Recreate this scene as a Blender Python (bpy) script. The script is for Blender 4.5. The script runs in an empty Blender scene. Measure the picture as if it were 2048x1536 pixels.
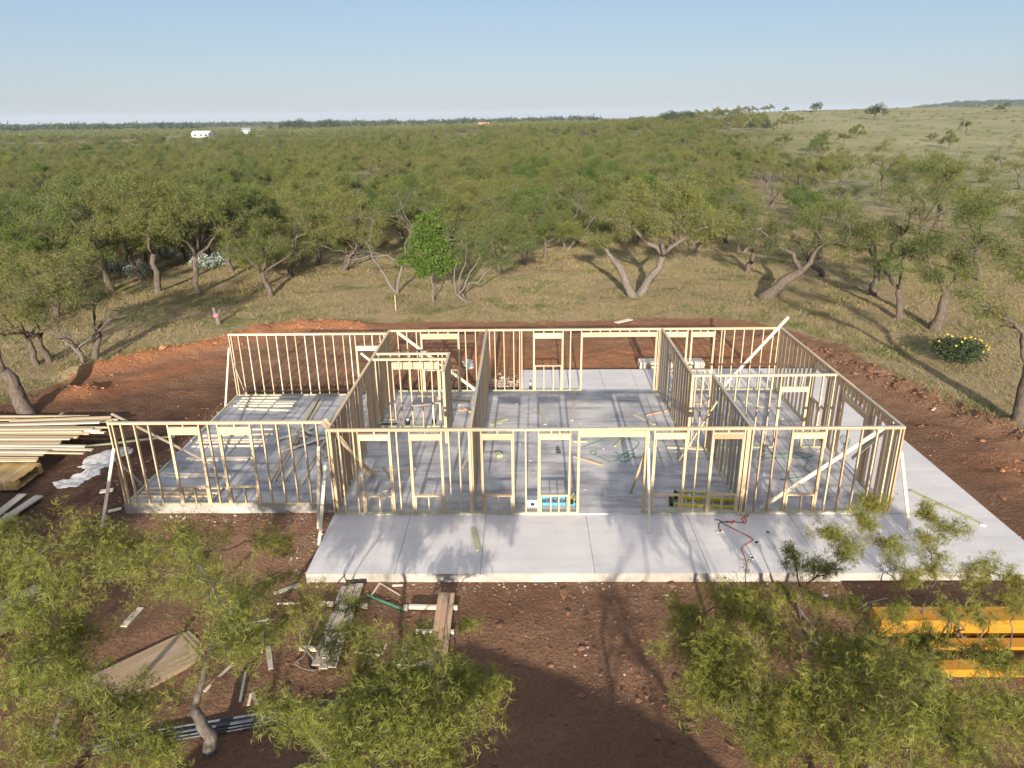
import bpy, math, random
import numpy as np
from mathutils import Vector, Matrix
random.seed(7); rng = np.random.default_rng(7)
sc = bpy.context.scene; col = sc.collection
RAD = math.radians

# ------------------------------------------------------------------ camera (height above the slab, pitch, yaw, roll, focal px of a 2048 px frame)
CH, CP, CY, CR, CF = 11.1038, 0.353112, 0.0174651, -0.0120413, 1440.717
def cam_axes():
    cy, sy, cp, sp = math.cos(CY), math.sin(CY), math.cos(CP), math.sin(CP)
    f = np.array([-sy*cp, cy*cp, -sp]); r = np.array([cy, sy, 0.]); u = np.cross(r, f)
    cr, sr = math.cos(CR), math.sin(CR)
    return r*cr + u*sr, -r*sr + u*cr, f
AR, AU, AF = cam_axes()
def at(px, py, z=0.):                     # where the ray of a photo pixel meets the level z
    d = AF*CF + AR*(px-1024) - AU*(py-768); t = (z-CH)/d[2]
    return np.array([0, 0, CH]) + d*t
def at_y(px, py, y):                      # ... meets the vertical plane y
    d = AF*CF + AR*(px-1024) - AU*(py-768)
    return np.array([0, 0, CH]) + d*(y/d[1])
cd = bpy.data.cameras.new('camera'); cam = bpy.data.objects.new('camera', cd); col.objects.link(cam)
cd.sensor_width = 36; cd.sensor_fit = 'HORIZONTAL'; cd.lens = 36*CF/2048; cd.clip_start = .1; cd.clip_end = 20000
M = Matrix.Identity(4)
for i in range(3):
    M[i][0] = AR[i]; M[i][1] = AU[i]; M[i][2] = -AF[i]
M[2][3] = CH
cam.matrix_world = M; sc.camera = cam

# ------------------------------------------------------------------ sky, sun, exposure
SUN_EL, SHADOW_AZ = RAD(15.2), RAD(1.0)
world = bpy.data.worlds.new('World'); sc.world = world; world.use_nodes = True
wn, wl = world.node_tree.nodes, world.node_tree.links
sky = wn.new('ShaderNodeTexSky'); sky.sky_type = 'NISHITA'; sky.sun_disc = False
sky.sun_elevation = SUN_EL; sky.sun_rotation = math.pi + SHADOW_AZ
sky.altitude = 400; sky.air_density = 1.0; sky.dust_density = 1.2; sky.ozone_density = 2.0
# clear hazy evening air: the Nishita sky blended with an even pale blue that deepens with height
tc = wn.new('ShaderNodeTexCoord'); sx = wn.new('ShaderNodeSeparateXYZ'); wl.new(tc.outputs['Generated'], sx.inputs[0])
gr = wn.new('ShaderNodeValToRGB'); wl.new(sx.outputs['Z'], gr.inputs[0])
for e, (p_, c_) in zip([gr.color_ramp.elements[0], gr.color_ramp.elements[1], gr.color_ramp.elements.new(.16), gr.color_ramp.elements.new(.5)], [(0., (.318, .375, .452, 1)), (1., (.10, .17, .33, 1)), (.16, (.232, .312, .45, 1)), (.5, (.14, .225, .40, 1))]):
    e.position = p_; e.color = c_
sc_ = wn.new('ShaderNodeVectorMath'); sc_.operation = 'SCALE'; wl.new(gr.outputs[0], sc_.inputs[0]); sc_.inputs['Scale'].default_value = 5.0
mxs = wn.new('ShaderNodeMixRGB'); mxs.inputs[0].default_value = .82; wl.new(sky.outputs[0], mxs.inputs[1]); wl.new(sc_.outputs[0], mxs.inputs[2])
wl.new(mxs.outputs[0], wn['Background'].inputs[0]); wn['Background'].inputs[1].default_value = .13
sl = bpy.data.lights.new('sun', 'SUN'); sl.energy = 5.0; sl.angle = RAD(.53); sl.color = (1, .91, .78)
sun = bpy.data.objects.new('sun', sl); col.objects.link(sun)
sd = Vector((math.sin(SHADOW_AZ)*math.cos(SUN_EL), math.cos(SHADOW_AZ)*math.cos(SUN_EL), -math.sin(SUN_EL)))
sun.rotation_euler = sd.to_track_quat('-Z', 'Y').to_euler(); sun.location = (0, -30, 30)
vs = sc.view_settings; vs.view_transform = 'Standard'; vs.look = 'None'; vs.gamma = 1; vs.exposure = .96
sc.render.film_transparent = False
sc.cycles.max_bounces = 5; sc.cycles.diffuse_bounces = 3; sc.cycles.glossy_bounces = 2
sc.cycles.transmission_bounces = 3; sc.cycles.transparent_max_bounces = 4; sc.cycles.volume_bounces = 0
sc.cycles.use_denoising = True; sc.cycles.use_adaptive_sampling = True; sc.cycles.adaptive_threshold = .02

# ------------------------------------------------------------------ materials
class NT:
    def __init__(s, name):
        s.m = bpy.data.materials.new(name); s.m.use_nodes = True
        s.t = s.m.node_tree; s.n = s.t.nodes; s.b = s.n['Principled BSDF']
        s.b.inputs['Roughness'].default_value = .85
        s.b.inputs['Specular IOR Level'].default_value = .25
    def new(s, typ, ins=None, **kw):
        n = s.n.new('ShaderNode'+typ)
        for k, v in kw.items(): setattr(n, k, v)
        for k, v in (ins or {}).items():
            if hasattr(v, 'is_output') or isinstance(v, bpy.types.NodeSocket): s.t.links.new(v, n.inputs[k])
            else: n.inputs[k].default_value = v
        return n
    def ramp(s, fac, stops, interp='LINEAR'):
        n = s.new('ValToRGB'); r = n.color_ramp; r.interpolation = interp
        while len(r.elements) < len(stops): r.elements.new(.5)
        for e, (p, c) in zip(r.elements, stops):
            e.position = p; e.color = (*c, 1) if len(c) == 3 else c
        s.t.links.new(fac, n.inputs[0]); return n.outputs[0]
    def mix(s, f, a, b, typ='MIX'):
        n = s.new('MixRGB'); n.blend_type = typ
        for k, v in ((0, f), (1, a), (2, b)):
            if isinstance(v, bpy.types.NodeSocket): s.t.links.new(v, n.inputs[k])
            else: n.inputs[k].default_value = v if k == 0 else (*v, 1)
        return n.outputs[0]
    def math(s, op, a, b=0., c=0., clamp=False):
        n = s.new('Math'); n.operation = op; n.use_clamp = clamp
        for k, v in enumerate((a, b, c)):
            if isinstance(v, bpy.types.NodeSocket): s.t.links.new(v, n.inputs[k])
            else: n.inputs[k].default_value = v
        return n.outputs[0]
    def noise(s, vec, scale, detail=3., rough=.55, dist=0.):
        n = s.new('TexNoise', {'Scale': scale, 'Detail': detail, 'Roughness': rough, 'Distortion': dist})
        if vec is not None: s.t.links.new(vec, n.inputs['Vector'])
        return n.outputs['Fac']
    def pos(s): return s.new('NewGeometry').outputs['Position']
    def obj(s): return s.new('TexCoord').outputs['Object']
    def scale(s, vec, v, off=None):
        n = s.new('VectorMath', operation='MULTIPLY'); s.t.links.new(vec, n.inputs[0]); n.inputs[1].default_value = v
        if off is None: return n.outputs[0]
        a = s.new('VectorMath', operation='ADD'); s.t.links.new(n.outputs[0], a.inputs[0])
        s.t.links.new(off, a.inputs[1]); return a.outputs[0]
    def color(s, c):
        if isinstance(c, bpy.types.NodeSocket): s.t.links.new(c, s.b.inputs['Base Color'])
        else: s.b.inputs['Base Color'].default_value = (*c, 1)
    def bump(s, h, strength, dist=.02):
        n = s.new('Bump', {'Strength': strength, 'Distance': dist}); s.t.links.new(h, n.inputs['Height'])
        s.t.links.new(n.outputs[0], s.b.inputs['Normal'])

def wood(name, tints, dark=.6, wear=(.3, .27, .23), wearf=.15):
    m = NT(name); o = m.obj(); oi = m.new('ObjectInfo'); rnd = oi.outputs['Random']
    off = m.new('CombineXYZ', {'X': m.math('MULTIPLY', rnd, 91.), 'Y': m.math('MULTIPLY', rnd, 37.), 'Z': m.math('MULTIPLY', rnd, 53.)}).outputs[0]
    v = m.scale(o, (2.2, 2.2, 1.1), off)
    g = m.noise(m.scale(v, (4, 4, .5)), 2.2, 5, .6, .6)
    base = m.ramp(rnd, [(i/(len(tints)-1), c) for i, c in enumerate(tints)])
    c = m.mix(m.ramp(g, [(.35, (0, 0, 0)), (.7, (1, 1, 1))]), base, m.mix(1., base, (dark, dark*.86, dark*.66), 'MULTIPLY'))
    kn = m.new('TexVoronoi', {'Scale': 3.2}); m.t.links.new(m.scale(v, (1, 1, 2.3)), kn.inputs['Vector'])
    c = m.mix(m.ramp(kn.outputs['Distance'], [(.05, (.75,)*3), (.11, (0,)*3)]), c, (.16, .085, .04))
    w = m.noise(v, 1.1, 3, .6)
    c = m.mix(m.math('MULTIPLY', m.ramp(w, [(.5, (0,)*3), (.75, (1,)*3)]), wearf*3, clamp=True), c, wear)
    m.color(c); m.b.inputs['Roughness'].default_value = .72
    return m.m
MAT = {}
MAT['pine'] = wood('pine', [(.66, .51, .32), (.70, .56, .37), (.61, .45, .28), (.71, .59, .41), (.64, .48, .32), (.58, .46, .32), (.68, .54, .35)])
MAT['pine_red'] = wood('pine_red', [(.52, .33, .21), (.56, .40, .26), (.46, .28, .17)])
MAT['treated'] = wood('treated', [(.47, .46, .28), (.42, .45, .29), (.52, .48, .31)])
MAT['weathered'] = wood('weathered', [(.42, .38, .32), (.50, .44, .36), (.40, .37, .33), (.53, .46, .36)], .7)
MAT['pale'] = wood('pale', [(.70, .63, .51), (.74, .68, .58), (.66, .59, .47), (.71, .62, .48)], .78)
MAT['yellow_lumber'] = wood('yellow_lumber', [(.56, .37, .13), (.60, .41, .16), (.52, .33, .11)])
MAT['plywood'] = wood('plywood', [(.38, .28, .18), (.34, .25, .165)], .7)

def concrete(name, a, b, blot, rough, spread=(.38, .66), stain=.5):
    m = NT(name); p = m.pos()
    n1 = m.noise(p, .55, 5, .62, .4); n2 = m.noise(m.scale(p, (.35, 1.6, 1)), 1.3, 4, .6); n3 = m.noise(p, 22, 3, .6)
    c = m.ramp(n1, [(spread[0], a), (spread[1], b)])
    c = m.mix(m.math('MULTIPLY', m.ramp(n2, [(.47, (0,)*3), (.66, (1,)*3)]), stain), c, blot)
    c = m.mix(.10, c, m.ramp(n3, [(.3, (.12,)*3), (.7, (.8,)*3)]), 'MIX')
    sp = m.noise(p, 3.1, 6, .75); c = m.mix(m.math('MULTIPLY', m.ramp(sp, [(.6, (0,)*3), (.74, (1,)*3)]), .4), c, blot)
    m.color(c)
    m.t.links.new(m.ramp(n1, [(.3, (rough-.1,)*3), (.7, (rough+.15,)*3)]), m.b.inputs['Roughness'])
    m.b.inputs['Specular IOR Level'].default_value = .4
    m.bump(m.noise(p, 30, 4, .6), .12, .01)
    return m.m
MAT['floor_concrete'] = concrete('floor_concrete', (.47, .435, .41), (.27, .26, .27), (.145, .133, .13), .6, (.42, .6), .75)
MAT['porch_concrete'] = concrete('porch_concrete', (.60, .555, .525), (.51, .475, .46), (.40, .37, .36), .7, stain=.35)
MAT['edge_concrete'] = concrete('edge_concrete', (.40, .37, .33), (.31, .275, .23), (.21, .15, .10), .85)
MAT['joint'] = concrete('joint', (.10, .085, .075), (.08, .07, .06), (.07, .055, .05), .9)
MAT['garage_concrete'] = concrete('garage_concrete', (.43, .405, .39), (.23, .225, .24), (.09, .088, .095), .6, (.42, .6), .8)

def plain(name, c, rough=.6, spec=.3, metal=0., var=.15, scale=6.):
    m = NT(name); n = m.noise(m.obj(), scale, 4, .6)
    m.color(m.mix(m.ramp(n, [(.3, (0,)*3), (.75, (1,)*3)]), c, tuple(x*(1-var*2) for x in c)))
    m.b.inputs['Roughness'].default_value = rough; m.b.inputs['Specular IOR Level'].default_value = spec; m.b.inputs['Metallic'].default_value = metal
    return m.m
MAT['white_plastic'] = plain('white_plastic', (.75, .75, .73), .4)
MAT['black_plastic'] = plain('black_plastic', (.02, .02, .022), .5)
MAT['ladder_yellow'] = plain('ladder_yellow', (.72, .60, .06), .45)
MAT['ladder_blue'] = plain('ladder_blue', (.10, .42, .66), .45)
MAT['aluminium'] = plain('aluminium', (.55, .56, .57), .4, .5, .8)
MAT['beam_yellow'] = plain('beam_yellow', (.50, .215, .02), .5, .35, 0, .12, 2.5)
MAT['steel_blue'] = plain('steel_blue', (.10, .115, .13), .6, .3, .2)
MAT['cord_red'] = plain('cord_red', (.55, .10, .05), .5)
MAT['hose_green'] = plain('hose_green', (.08, .22, .12), .5)
MAT['tape_green'] = plain('tape_green', (.05, .30, .18), .5)
MAT['rag_blue'] = plain('rag_blue', (.03, .06, .20), .8)
MAT['pink'] = plain('pink', (.65, .20, .28), .7)
MAT['galv'] = plain('galv', (.42, .43, .44), .5, .4, .6, .1)
MAT['white_wall'] = plain('white_wall', (.8, .8, .78), .7)
MAT['grey_wall'] = plain('grey_wall', (.45, .42, .40), .8)
MAT['red_wall'] = plain('red_wall', (.42, .24, .17), .8)
MAT['strap'] = plain('strap', (.6, .6, .62), .4)
def powder(name, c, c2):
    m = NT(name); p = m.pos(); m.color(m.ramp(m.noise(p, 5, 6, .7), [(.36, c2), (.56, c)])); m.b.inputs['Roughness'].default_value = .95
    m.bump(m.noise(p, 22, 6, .75), .9, .03); return m.m
MAT['lime'] = powder('lime', (.66, .63, .60), (.33, .29, .26))
MAT['clod'] = powder('clod', (.22, .115, .066), (.12, .062, .038))
MAT['clod_orange'] = powder('clod_orange', (.46, .20, .085), (.33, .14, .065))
MAT['rubble'] = powder('rubble', (.45, .41, .36), (.30, .26, .22))

MAT['rubble_warm'] = powder('rubble_warm', (.50, .40, .32), (.30, .20, .14))
def foliage(name, cols, trans=.3, hue_obj=True, rough=.6):
    m = NT(name); g = m.new('NewGeometry'); r = g.outputs['Random Per Island']
    c = m.ramp(r, [(i/(len(cols)-1), k) for i, k in enumerate(cols)])
    if hue_obj:
        oi = m.new('ObjectInfo').outputs['Random']
        c = m.mix(1., c, m.ramp(oi, [(0, (.66, .74, .72)), (.3, (1.10, 1.02, .92)), (.55, (.70, .84, .78)), (.8, (1.2, 1.06, 1.1)), (1, (.95, .86, .98))]), 'MULTIPLY')
    else:
        nz = m.noise(m.pos(), .05, 4, .6)
        c = m.mix(1., c, m.ramp(nz, [(.3, (.80, .84, .86)), (.48, (1., 1., 1.)), (.6, (1.12, 1.04, 1.0)), (.72, (1.25, 1.02, 1.1))]), 'MULTIPLY')
    m.color(c); m.b.inputs['Roughness'].default_value = rough; m.b.inputs['Specular IOR Level'].default_value = .2
    tr = m.new('BsdfTranslucent'); m.t.links.new(m.mix(1., c, (1.0, 1.05, .6), 'MULTIPLY'), tr.inputs[0])
    mx = m.new('MixShader', {0: trans}); m.t.links.new(m.b.outputs[0], mx.inputs[1]); m.t.links.new(tr.outputs[0], mx.inputs[2])
    m.t.links.new(mx.outputs[0], m.n['Material Output'].inputs[0]); return m.m
MAT['leaf'] = foliage('mesquite_leaf', [(0.090, 0.112, 0.031), (0.147, 0.169, 0.046), (0.205, 0.219, 0.062), (0.122, 0.144, 0.038), (0.237, 0.225, 0.086)])
MAT['leaf_green'] = foliage('green_leaf', [(0.078, 0.120, 0.029), (0.114, 0.162, 0.036), (0.150, 0.198, 0.046)])
MAT['leaf_near'] = foliage('near_leaf', [(0.134, 0.156, 0.032), (0.209, 0.224, 0.044), (0.292, 0.283, 0.061), (0.167, 0.193, 0.036), (0.344, 0.283, 0.085)], .42, False)
MAT['leaf_broad'] = foliage('broad_leaf', [(0.061, 0.104, 0.020), (0.101, 0.163, 0.026), (0.135, 0.202, 0.033)], .25, False, .45)
MAT['leaf_far'] = foliage('far_leaf', [(0.075, 0.098, 0.034), (0.125, 0.146, 0.046), (0.169, 0.183, 0.060), (0.106, 0.122, 0.041), (0.200, 0.183, 0.090)], .2, False)
MAT['leaf_dark'] = foliage('dark_leaf', [(.035, .055, .025), (.055, .08, .035), (.045, .065, .03)], .15, False)
MAT['dry_twig'] = foliage('dry_twig', [(.24, .19, .15), (.30, .25, .20), (.19, .15, .12)], .05, False)
MAT['grass'] = foliage('grass', [(.20, .18, .075), (.31, .25, .125), (.40, .31, .17), (.25, .22, .09), (.43, .34, .20)], .3, False)
MAT['weed'] = foliage('weed', [(.07, .12, .025), (.11, .16, .035), (.15, .17, .05)], .3, False)
MAT['frost'] = foliage('frost_leaf', [(.22, .30, .24), (.30, .38, .33), (.16, .23, .17)], .2, False)
MAT['petal_white'] = plain('petal_white', (.85, .86, .82), .8)
MAT['petal_yellow'] = plain('petal_yellow', (.80, .58, .04), .7)
def bark(name, a, b):
    m = NT(name); o = m.obj(); n = m.noise(m.scale(o, (1, 1, .35)), 16, 5, .7)
    m.color(m.ramp(n, [(.3, a), (.68, b)])); m.b.inputs['Roughness'].default_value = .95
    m.bump(n, .6, .03); return m.m
MAT['bark'] = bark('bark', (.05, .038, .03), (.17, .132, .103))
MAT['bark_dead'] = bark('bark_dead', (.085, .072, .06), (.215, .182, .152))
MAT['bark_near'] = bark('bark_near', (.05, .042, .035), (.19, .16, .13))

# ------------------------------------------------------------------ mesh helpers
def mesh_np(name, V, F, mats, mi=None, smooth=False):
    """V (n,3), F list of (k_i x 3|4 index arrays)"""
    me = bpy.data.meshes.new(name); V = np.asarray(V, np.float32)
    Fs = [np.asarray(f, np.int32) for f in (F if isinstance(F, list) else [F]) if len(f)]
    me.vertices.add(len(V)); me.vertices.foreach_set('co', V.ravel())
    tot = np.concatenate([np.full(len(f), f.shape[1], np.int32) for f in Fs]); idx = np.concatenate([f.ravel() for f in Fs])
    me.loops.add(len(idx)); me.loops.foreach_set('vertex_index', idx)
    me.polygons.add(len(tot)); st = np.zeros(len(tot), np.int32); st[1:] = np.cumsum(tot)[:-1]
    me.polygons.foreach_set('loop_start', st); me.polygons.foreach_set('loop_total', tot)
    if mi is not None: me.polygons.foreach_set('material_index', np.asarray(mi, np.int32))
    me.polygons.foreach_set('use_smooth', np.full(len(tot), bool(smooth)))
    me.update(); me.validate()
    for m in (mats if isinstance(mats, list) else [mats]): me.materials.append(MAT[m] if isinstance(m, str) else m)
    return me
def link(name, me, parent=None, loc=None):
    o = bpy.data.objects.new(name, me); col.objects.link(o)
    if parent is not None: o.parent = parent
    if loc is not None: o.location = loc
    return o
def tag(o, label=None, cat=None, group=None, kind=None):
    if label: o['label'] = label
    if cat: o['category'] = cat
    if group: o['group'] = group
    if kind: o['kind'] = kind
    return o
def thing(name, label, cat, loc=(0, 0, 0), group=None):
    o = bpy.data.objects.new(name, None); col.objects.link(o); o.location = loc; o.empty_display_size = .3
    return tag(o, label, cat, group)
BOXF = np.array([[0, 3, 2, 1], [4, 5, 6, 7], [0, 1, 5, 4], [1, 2, 6, 5], [2, 3, 7, 6], [3, 0, 4, 7]])
def box_v(x0, x1, y0, y1, z0, z1):
    return np.array([[x0, y0, z0], [x1, y0, z0], [x1, y1, z0], [x0, y1, z0], [x0, y0, z1], [x1, y0, z1], [x1, y1, z1], [x0, y1, z1]], float)
class MB:
    def __init__(s): s.V = []; s.F4 = []; s.F3 = []; s.n = 0
    def add(s, V, F):
        F = np.asarray(F); (s.F4 if F.shape[1] == 4 else s.F3).append(F + s.n); s.V.append(np.asarray(V, float)); s.n += len(V)
    def box(s, *a): s.add(box_v(*a), BOXF); return s
    def tube(s, P, r, k=6, cap=True):
        P = np.asarray(P, float); n = len(P); r = np.broadcast_to(np.asarray(r, float), (n,))
        T = np.gradient(P, axis=0); T /= np.linalg.norm(T, axis=1)[:, None] + 1e-9
        ref = np.array([0, 0, 1.]) if abs(T[0][2]) < .9 else np.array([1., 0, 0])
        A = np.cross(T, ref); A /= np.linalg.norm(A, axis=1)[:, None] + 1e-9; B = np.cross(T, A)
        a = np.arange(k)*2*math.pi/k
        V = P[:, None] + r[:, None, None]*(np.cos(a)[None, :, None]*A[:, None] + np.sin(a)[None, :, None]*B[:, None])
        i = np.arange(n-1)[:, None]*k; j = np.arange(k)[None]; j2 = (j+1) % k
        F = np.stack([i+j, i+j2, i+k+j2, i+k+j], -1).reshape(-1, 4)
        s.add(V.reshape(-1, 3), F)
        if cap and k == 4: s.F4.append(np.array([[s.n-4, s.n-3, s.n-2, s.n-1]])); s.F4.append(np.array([[s.n-n*k+3, s.n-n*k+2, s.n-n*k+1, s.n-n*k]]))
        elif cap and k > 4:
            s.V.append(np.array([P[0], P[-1]])); c = s.n; s.n += 2; jj = np.arange(k); b0 = c-n*k; b1 = c-k
            s.F3.append(np.stack([np.full(k, c), b0+(jj+1) % k, b0+jj], -1)); s.F3.append(np.stack([np.full(k, c+1), b1+jj, b1+(jj+1) % k], -1))
        return s
    def mesh(s, name, mat, smooth=False):
        F = []
        if s.F4: F.append(np.concatenate(s.F4))
        if s.F3: F.append(np.concatenate(s.F3))
        return mesh_np(name, np.concatenate(s.V), F, mat, smooth=smooth)
    def build(s, name, mat, parent=None, smooth=False, org=None):
        if org is None and parent is not None: org = parent.location
        if org is not None: s.V = [v - np.array(org) for v in s.V]
        o = link(name, s.mesh(name, mat, smooth), parent)
        if parent is None and org is not None: o.location = org
        return o
_unit = {}
def unit(mat):
    if mat not in _unit: _unit[mat] = mesh_np('board_'+mat, box_v(-.5, .5, -.5, .5, -.5, .5), BOXF, mat)
    return _unit[mat]
def stick(name, p0, p1, w, t, mat, parent=None, side=(0, 0, 1), jit=0.):
    """a board from p0 to p1 (centre line), w wide along side, t thick; local z is the grain"""
    p0 = Vector(p0); p1 = Vector(p1); d = p1-p0; L = d.length; z = d/L
    x = Vector(side); x = x-z*x.dot(z)
    if x.length < 1e-4: x = Vector((1, 0, 0))-z*z.x
    x.normalize(); y = z.cross(x)
    if jit:
        a = random.gauss(0, jit); x, y = x*math.cos(a)+y*math.sin(a), y*math.cos(a)-x*math.sin(a)
    Mx = Matrix((( x.x*w, y.x*t, z.x*L, 0), (x.y*w, y.y*t, z.y*L, 0), (x.z*w, y.z*t, z.z*L, 0), (0, 0, 0, 1)))
    Mx.translation = (p0+p1)/2 - (parent.location if parent is not None else Vector((0, 0, 0)))
    o = link(name, unit(mat), parent); o.matrix_basis = Mx
    return o

# ------------------------------------------------------------------ ground
def vnoise(x, y, seed=0):
    xi = np.floor(x).astype(np.int64); yi = np.floor(y).astype(np.int64); fx = x-xi; fy = y-yi
    fx = fx*fx*(3-2*fx); fy = fy*fy*(3-2*fy)
    def h(a, b):
        n = (a*374761393 + b*668265263 + seed*1442695041) & 0xffffffff
        n = ((n ^ (n >> 13))*1274126177) & 0xffffffff
        return ((n ^ (n >> 16)) & 0xffff)/65535.
    return (h(xi, yi)*(1-fx)+h(xi+1, yi)*fx)*(1-fy) + (h(xi, yi+1)*(1-fx)+h(xi+1, yi+1)*fx)*fy
def fbm(x, y, o=4, seed=0):
    v = 0; a = .5
    for k in range(o): v = v+a*vnoise(x*2**k, y*2**k, seed+k); a *= .5
    return v
def sstep(a, b, x):
    t = np.clip((x-a)/(b-a), 0, 1); return t*t*(3-2*t)
def seg_dist(x, y, pts):
    best = np.full(np.shape(x), 1e9)
    for (ax, ay), (bx, by) in zip(pts[:-1], pts[1:]):
        dx, dy = bx-ax, by-ay; t = np.clip(((x-ax)*dx+(y-ay)*dy)/(dx*dx+dy*dy), 0, 1)
        best = np.minimum(best, np.hypot(x-ax-t*dx, y-ay-t*dy))
    return best
PAD = [(-34, -8), (-30, 14), (-25.5, 23), (-21.8, 30.5), (-21, 33), (-16.6, 37.3), (-14.2, 40.6), (-8, 41.6), (2, 41.6), (8, 42.4), (13, 41.6), (17.0, 36.6), (16.4, 31), (18.6, 25), (24, 15), (34, 8), (34, -8)]
def in_poly(x, y, P):
    r = np.zeros(np.shape(x), bool)
    for (ax, ay), (bx, by) in zip(P, P[1:]+P[:1]):
        c = ((ay > y) != (by > y)) & (x < (bx-ax)*(y-ay)/((by-ay) if by != ay else 1e-9)+ax); r ^= c
    return r
BERM_L = [(-21.6, 32.6), (-19, 35.0), (-16.4, 37.2), (-14.6, 40.2), (-12, 40.9), (-9.5, 40.4)]
BERM_R = [(13.5, 37.5), (15.5, 34.5), (16.6, 31), (17.4, 28), (18.6, 25), (21, 20.5)]
def pad_sd(x, y):
    d = seg_dist(x, y, PAD+PAD[:1]); return np.where(in_poly(x, y, PAD), d, -d)
def ground_z(x, y):
    x = np.asarray(x, float); y = np.asarray(y, float)
    sd_ = pad_sd(x, y)
    z = -.30 + .16*sstep(.5, -4, sd_)                                   # natural ground a little above the graded pad
    near = sstep(140, 60, np.hypot(x, y-25))
    z += near*((fbm(x*.25, y*.25, 4, 3)-.47)*.28 + ((fbm(x*1.7, y*1.7, 4, 9)-.46)*.2+(fbm(x*.9, y*2.6, 2, 11)-.4)*.06)*sstep(-1, .5, sd_) + (fbm(x*1.2, y*1.2, 3, 19)-.44)*.10*sstep(.5, -1, sd_))
    slab = np.minimum.reduce([np.maximum(np.abs(x-.72)-13.4, np.abs(y-24.0)-8.3)])
    flat = sstep(1.6, .1, slab); z = z*(1-flat) + (-.30+.04*(fbm(x*2, y*2, 3, 5)-.5))*flat
    b = seg_dist(x, y, BERM_L); z += np.exp(-(b/.75)**2)*(.42+.5*(fbm(x*1.3, y*1.3, 3, 21)-.45))
    b = seg_dist(x, y, BERM_R); z += np.exp(-(b/.8)**2)*(.22+.55*(fbm(x*1.6, y*1.6, 3, 31)-.42))
    b = np.hypot((x+19.9)/1.0, (y-30.0)/.75); z += np.exp(-b**2*1.2)*(.5+.5*(fbm(x*3, y*3, 3, 41)-.5))
    b = seg_dist(x, y, [(-11, 30.6), (-6, 31.0), (-1.6, 30.7)]); z += np.exp(-(b/.9)**2)*(.10+.5*(fbm(x*1.5, y*1.5, 3, 51)-.45))
    r = np.hypot(x, y); az = x/np.maximum(y, 1.)
    far = sstep(90, 330, r)
    z += far*(fbm(x*.011, y*.011, 4, 61)-.47)*4.
    up = sstep(-.28, .10, az)*4.5 + sstep(.05, .36, az)*9.5
    ridge = sstep(170, 520, y)*(1-.35*sstep(620, 1200, y))
    z += np.where(y > 0, ridge*up, 0)
    z += np.where(y > 0, sstep(1800, 2900, r)*sstep(.44, .58, az)*30*(1+.35*(fbm(x*.002, y*.002, 3, 71)-.5)), 0)
    return z
def axis_coords(lo, hi, step, far, grow):
    a = list(np.arange(lo, hi+1e-6, step)); s = step
    while a[-1] < far: s *= grow; a.append(a[-1]+s)
    s = step; b = []; c = lo
    while c > -far: s *= grow; c -= s; b.append(c)
    return np.array(b[::-1]+a)
gx = axis_coords(-30, 30, .22, 5200, 1.09); gy = axis_coords(6, 56, .22, 5200, 1.075); gy = gy[gy > -160]
X, Y = np.meshgrid(gx, gy); Z = ground_z(X, Y)
nx, ny = len(gx), len(gy); ii = (np.arange(ny-1)[:, None]*nx+np.arange(nx-1)[None]).ravel()
GF = np.stack([ii, ii+1, ii+nx+1, ii+nx], -1)
m = NT('ground'); p = m.pos(); msk = m.new('VertexColor'); msk.layer_name = 'soil'
sep = m.new('SeparateColor', {0: msk.outputs[0]}); dirt, orange, moist = sep.outputs[0], sep.outputs[1], sep.outputs[2]; dry = msk.outputs[1]
n_a = m.noise(p, .35, 5, .6, .3); n_b = m.noise(p, 2.4, 5, .65); n_c = m.noise(p, 11, 5, .7); n_f = m.noise(p, .02, 6, .62)
n_s = m.noise(m.scale(p, (.5, 3., 1)), 1.6, 5, .65)
soil = m.ramp(n_a, [(.33, (.225, .12, .07)), (.66, (.335, .19, .115))])
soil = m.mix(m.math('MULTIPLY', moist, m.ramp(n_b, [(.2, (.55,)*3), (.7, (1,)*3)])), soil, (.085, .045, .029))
soil = m.mix(m.math('MULTIPLY', orange, m.ramp(n_b, [(.25, (.35,)*3), (.6, (1,)*3)])), soil, (.40, .165, .072))
soil = m.mix(m.ramp(n_c, [(.36, (.4,)*3), (.55, (0,)*3)]), soil, (.10, .052, .032))
soil = m.mix(m.ramp(m.noise(p, 34, 3, .6), [(.66, (0,)*3), (.74, (.7,)*3)]), soil, (.40, .30, .22))
straw = m.ramp(n_c, [(.3, (.25, .185, .095)), (.7, (.42, .32, .175))])
green = m.ramp(n_c, [(.3, (.10, .115, .03)), (.7, (.19, .19, .06))])
turf = m.mix(m.ramp(n_a, [(.50, (0,)*3), (.68, (1,)*3)]), straw, green)
turf = m.mix(m.ramp(n_b, [(.60, (0,)*3), (.72, (.55,)*3)]), turf, (.22, .125, .07))
farc = m.ramp(n_f, [(.36, (.12, .135, .04)), (.52, (.20, .19, .075)), (.66, (.30, .235, .125))])
dryc = m.mix(m.ramp(n_b, [(.3, (0,)*3), (.7, (1,)*3)]), m.ramp(m.noise(p, .05, 6, .65), [(.36, (.19, .185, .085)), (.5, (.31, .275, .15)), (.68, (.43, .37, .23))]), (.23, .215, .10))
dist = m.new('VectorMath', operation='LENGTH'); m.t.links.new(p, dist.inputs[0])
turf = m.mix(m.ramp(m.math('DIVIDE', dist.outputs['Value'], 400.), [(.2, (0,)*3), (.7, (1,)*3)]), turf, farc)
turf = m.mix(dry, turf, dryc)
edge = m.math('ADD', dirt, m.math('MULTIPLY', m.math('SUBTRACT', n_b, .5), .9))
edge = m.math('ADD', edge, m.math('MULTIPLY', m.math('SUBTRACT', n_a, .5), .6))
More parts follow.
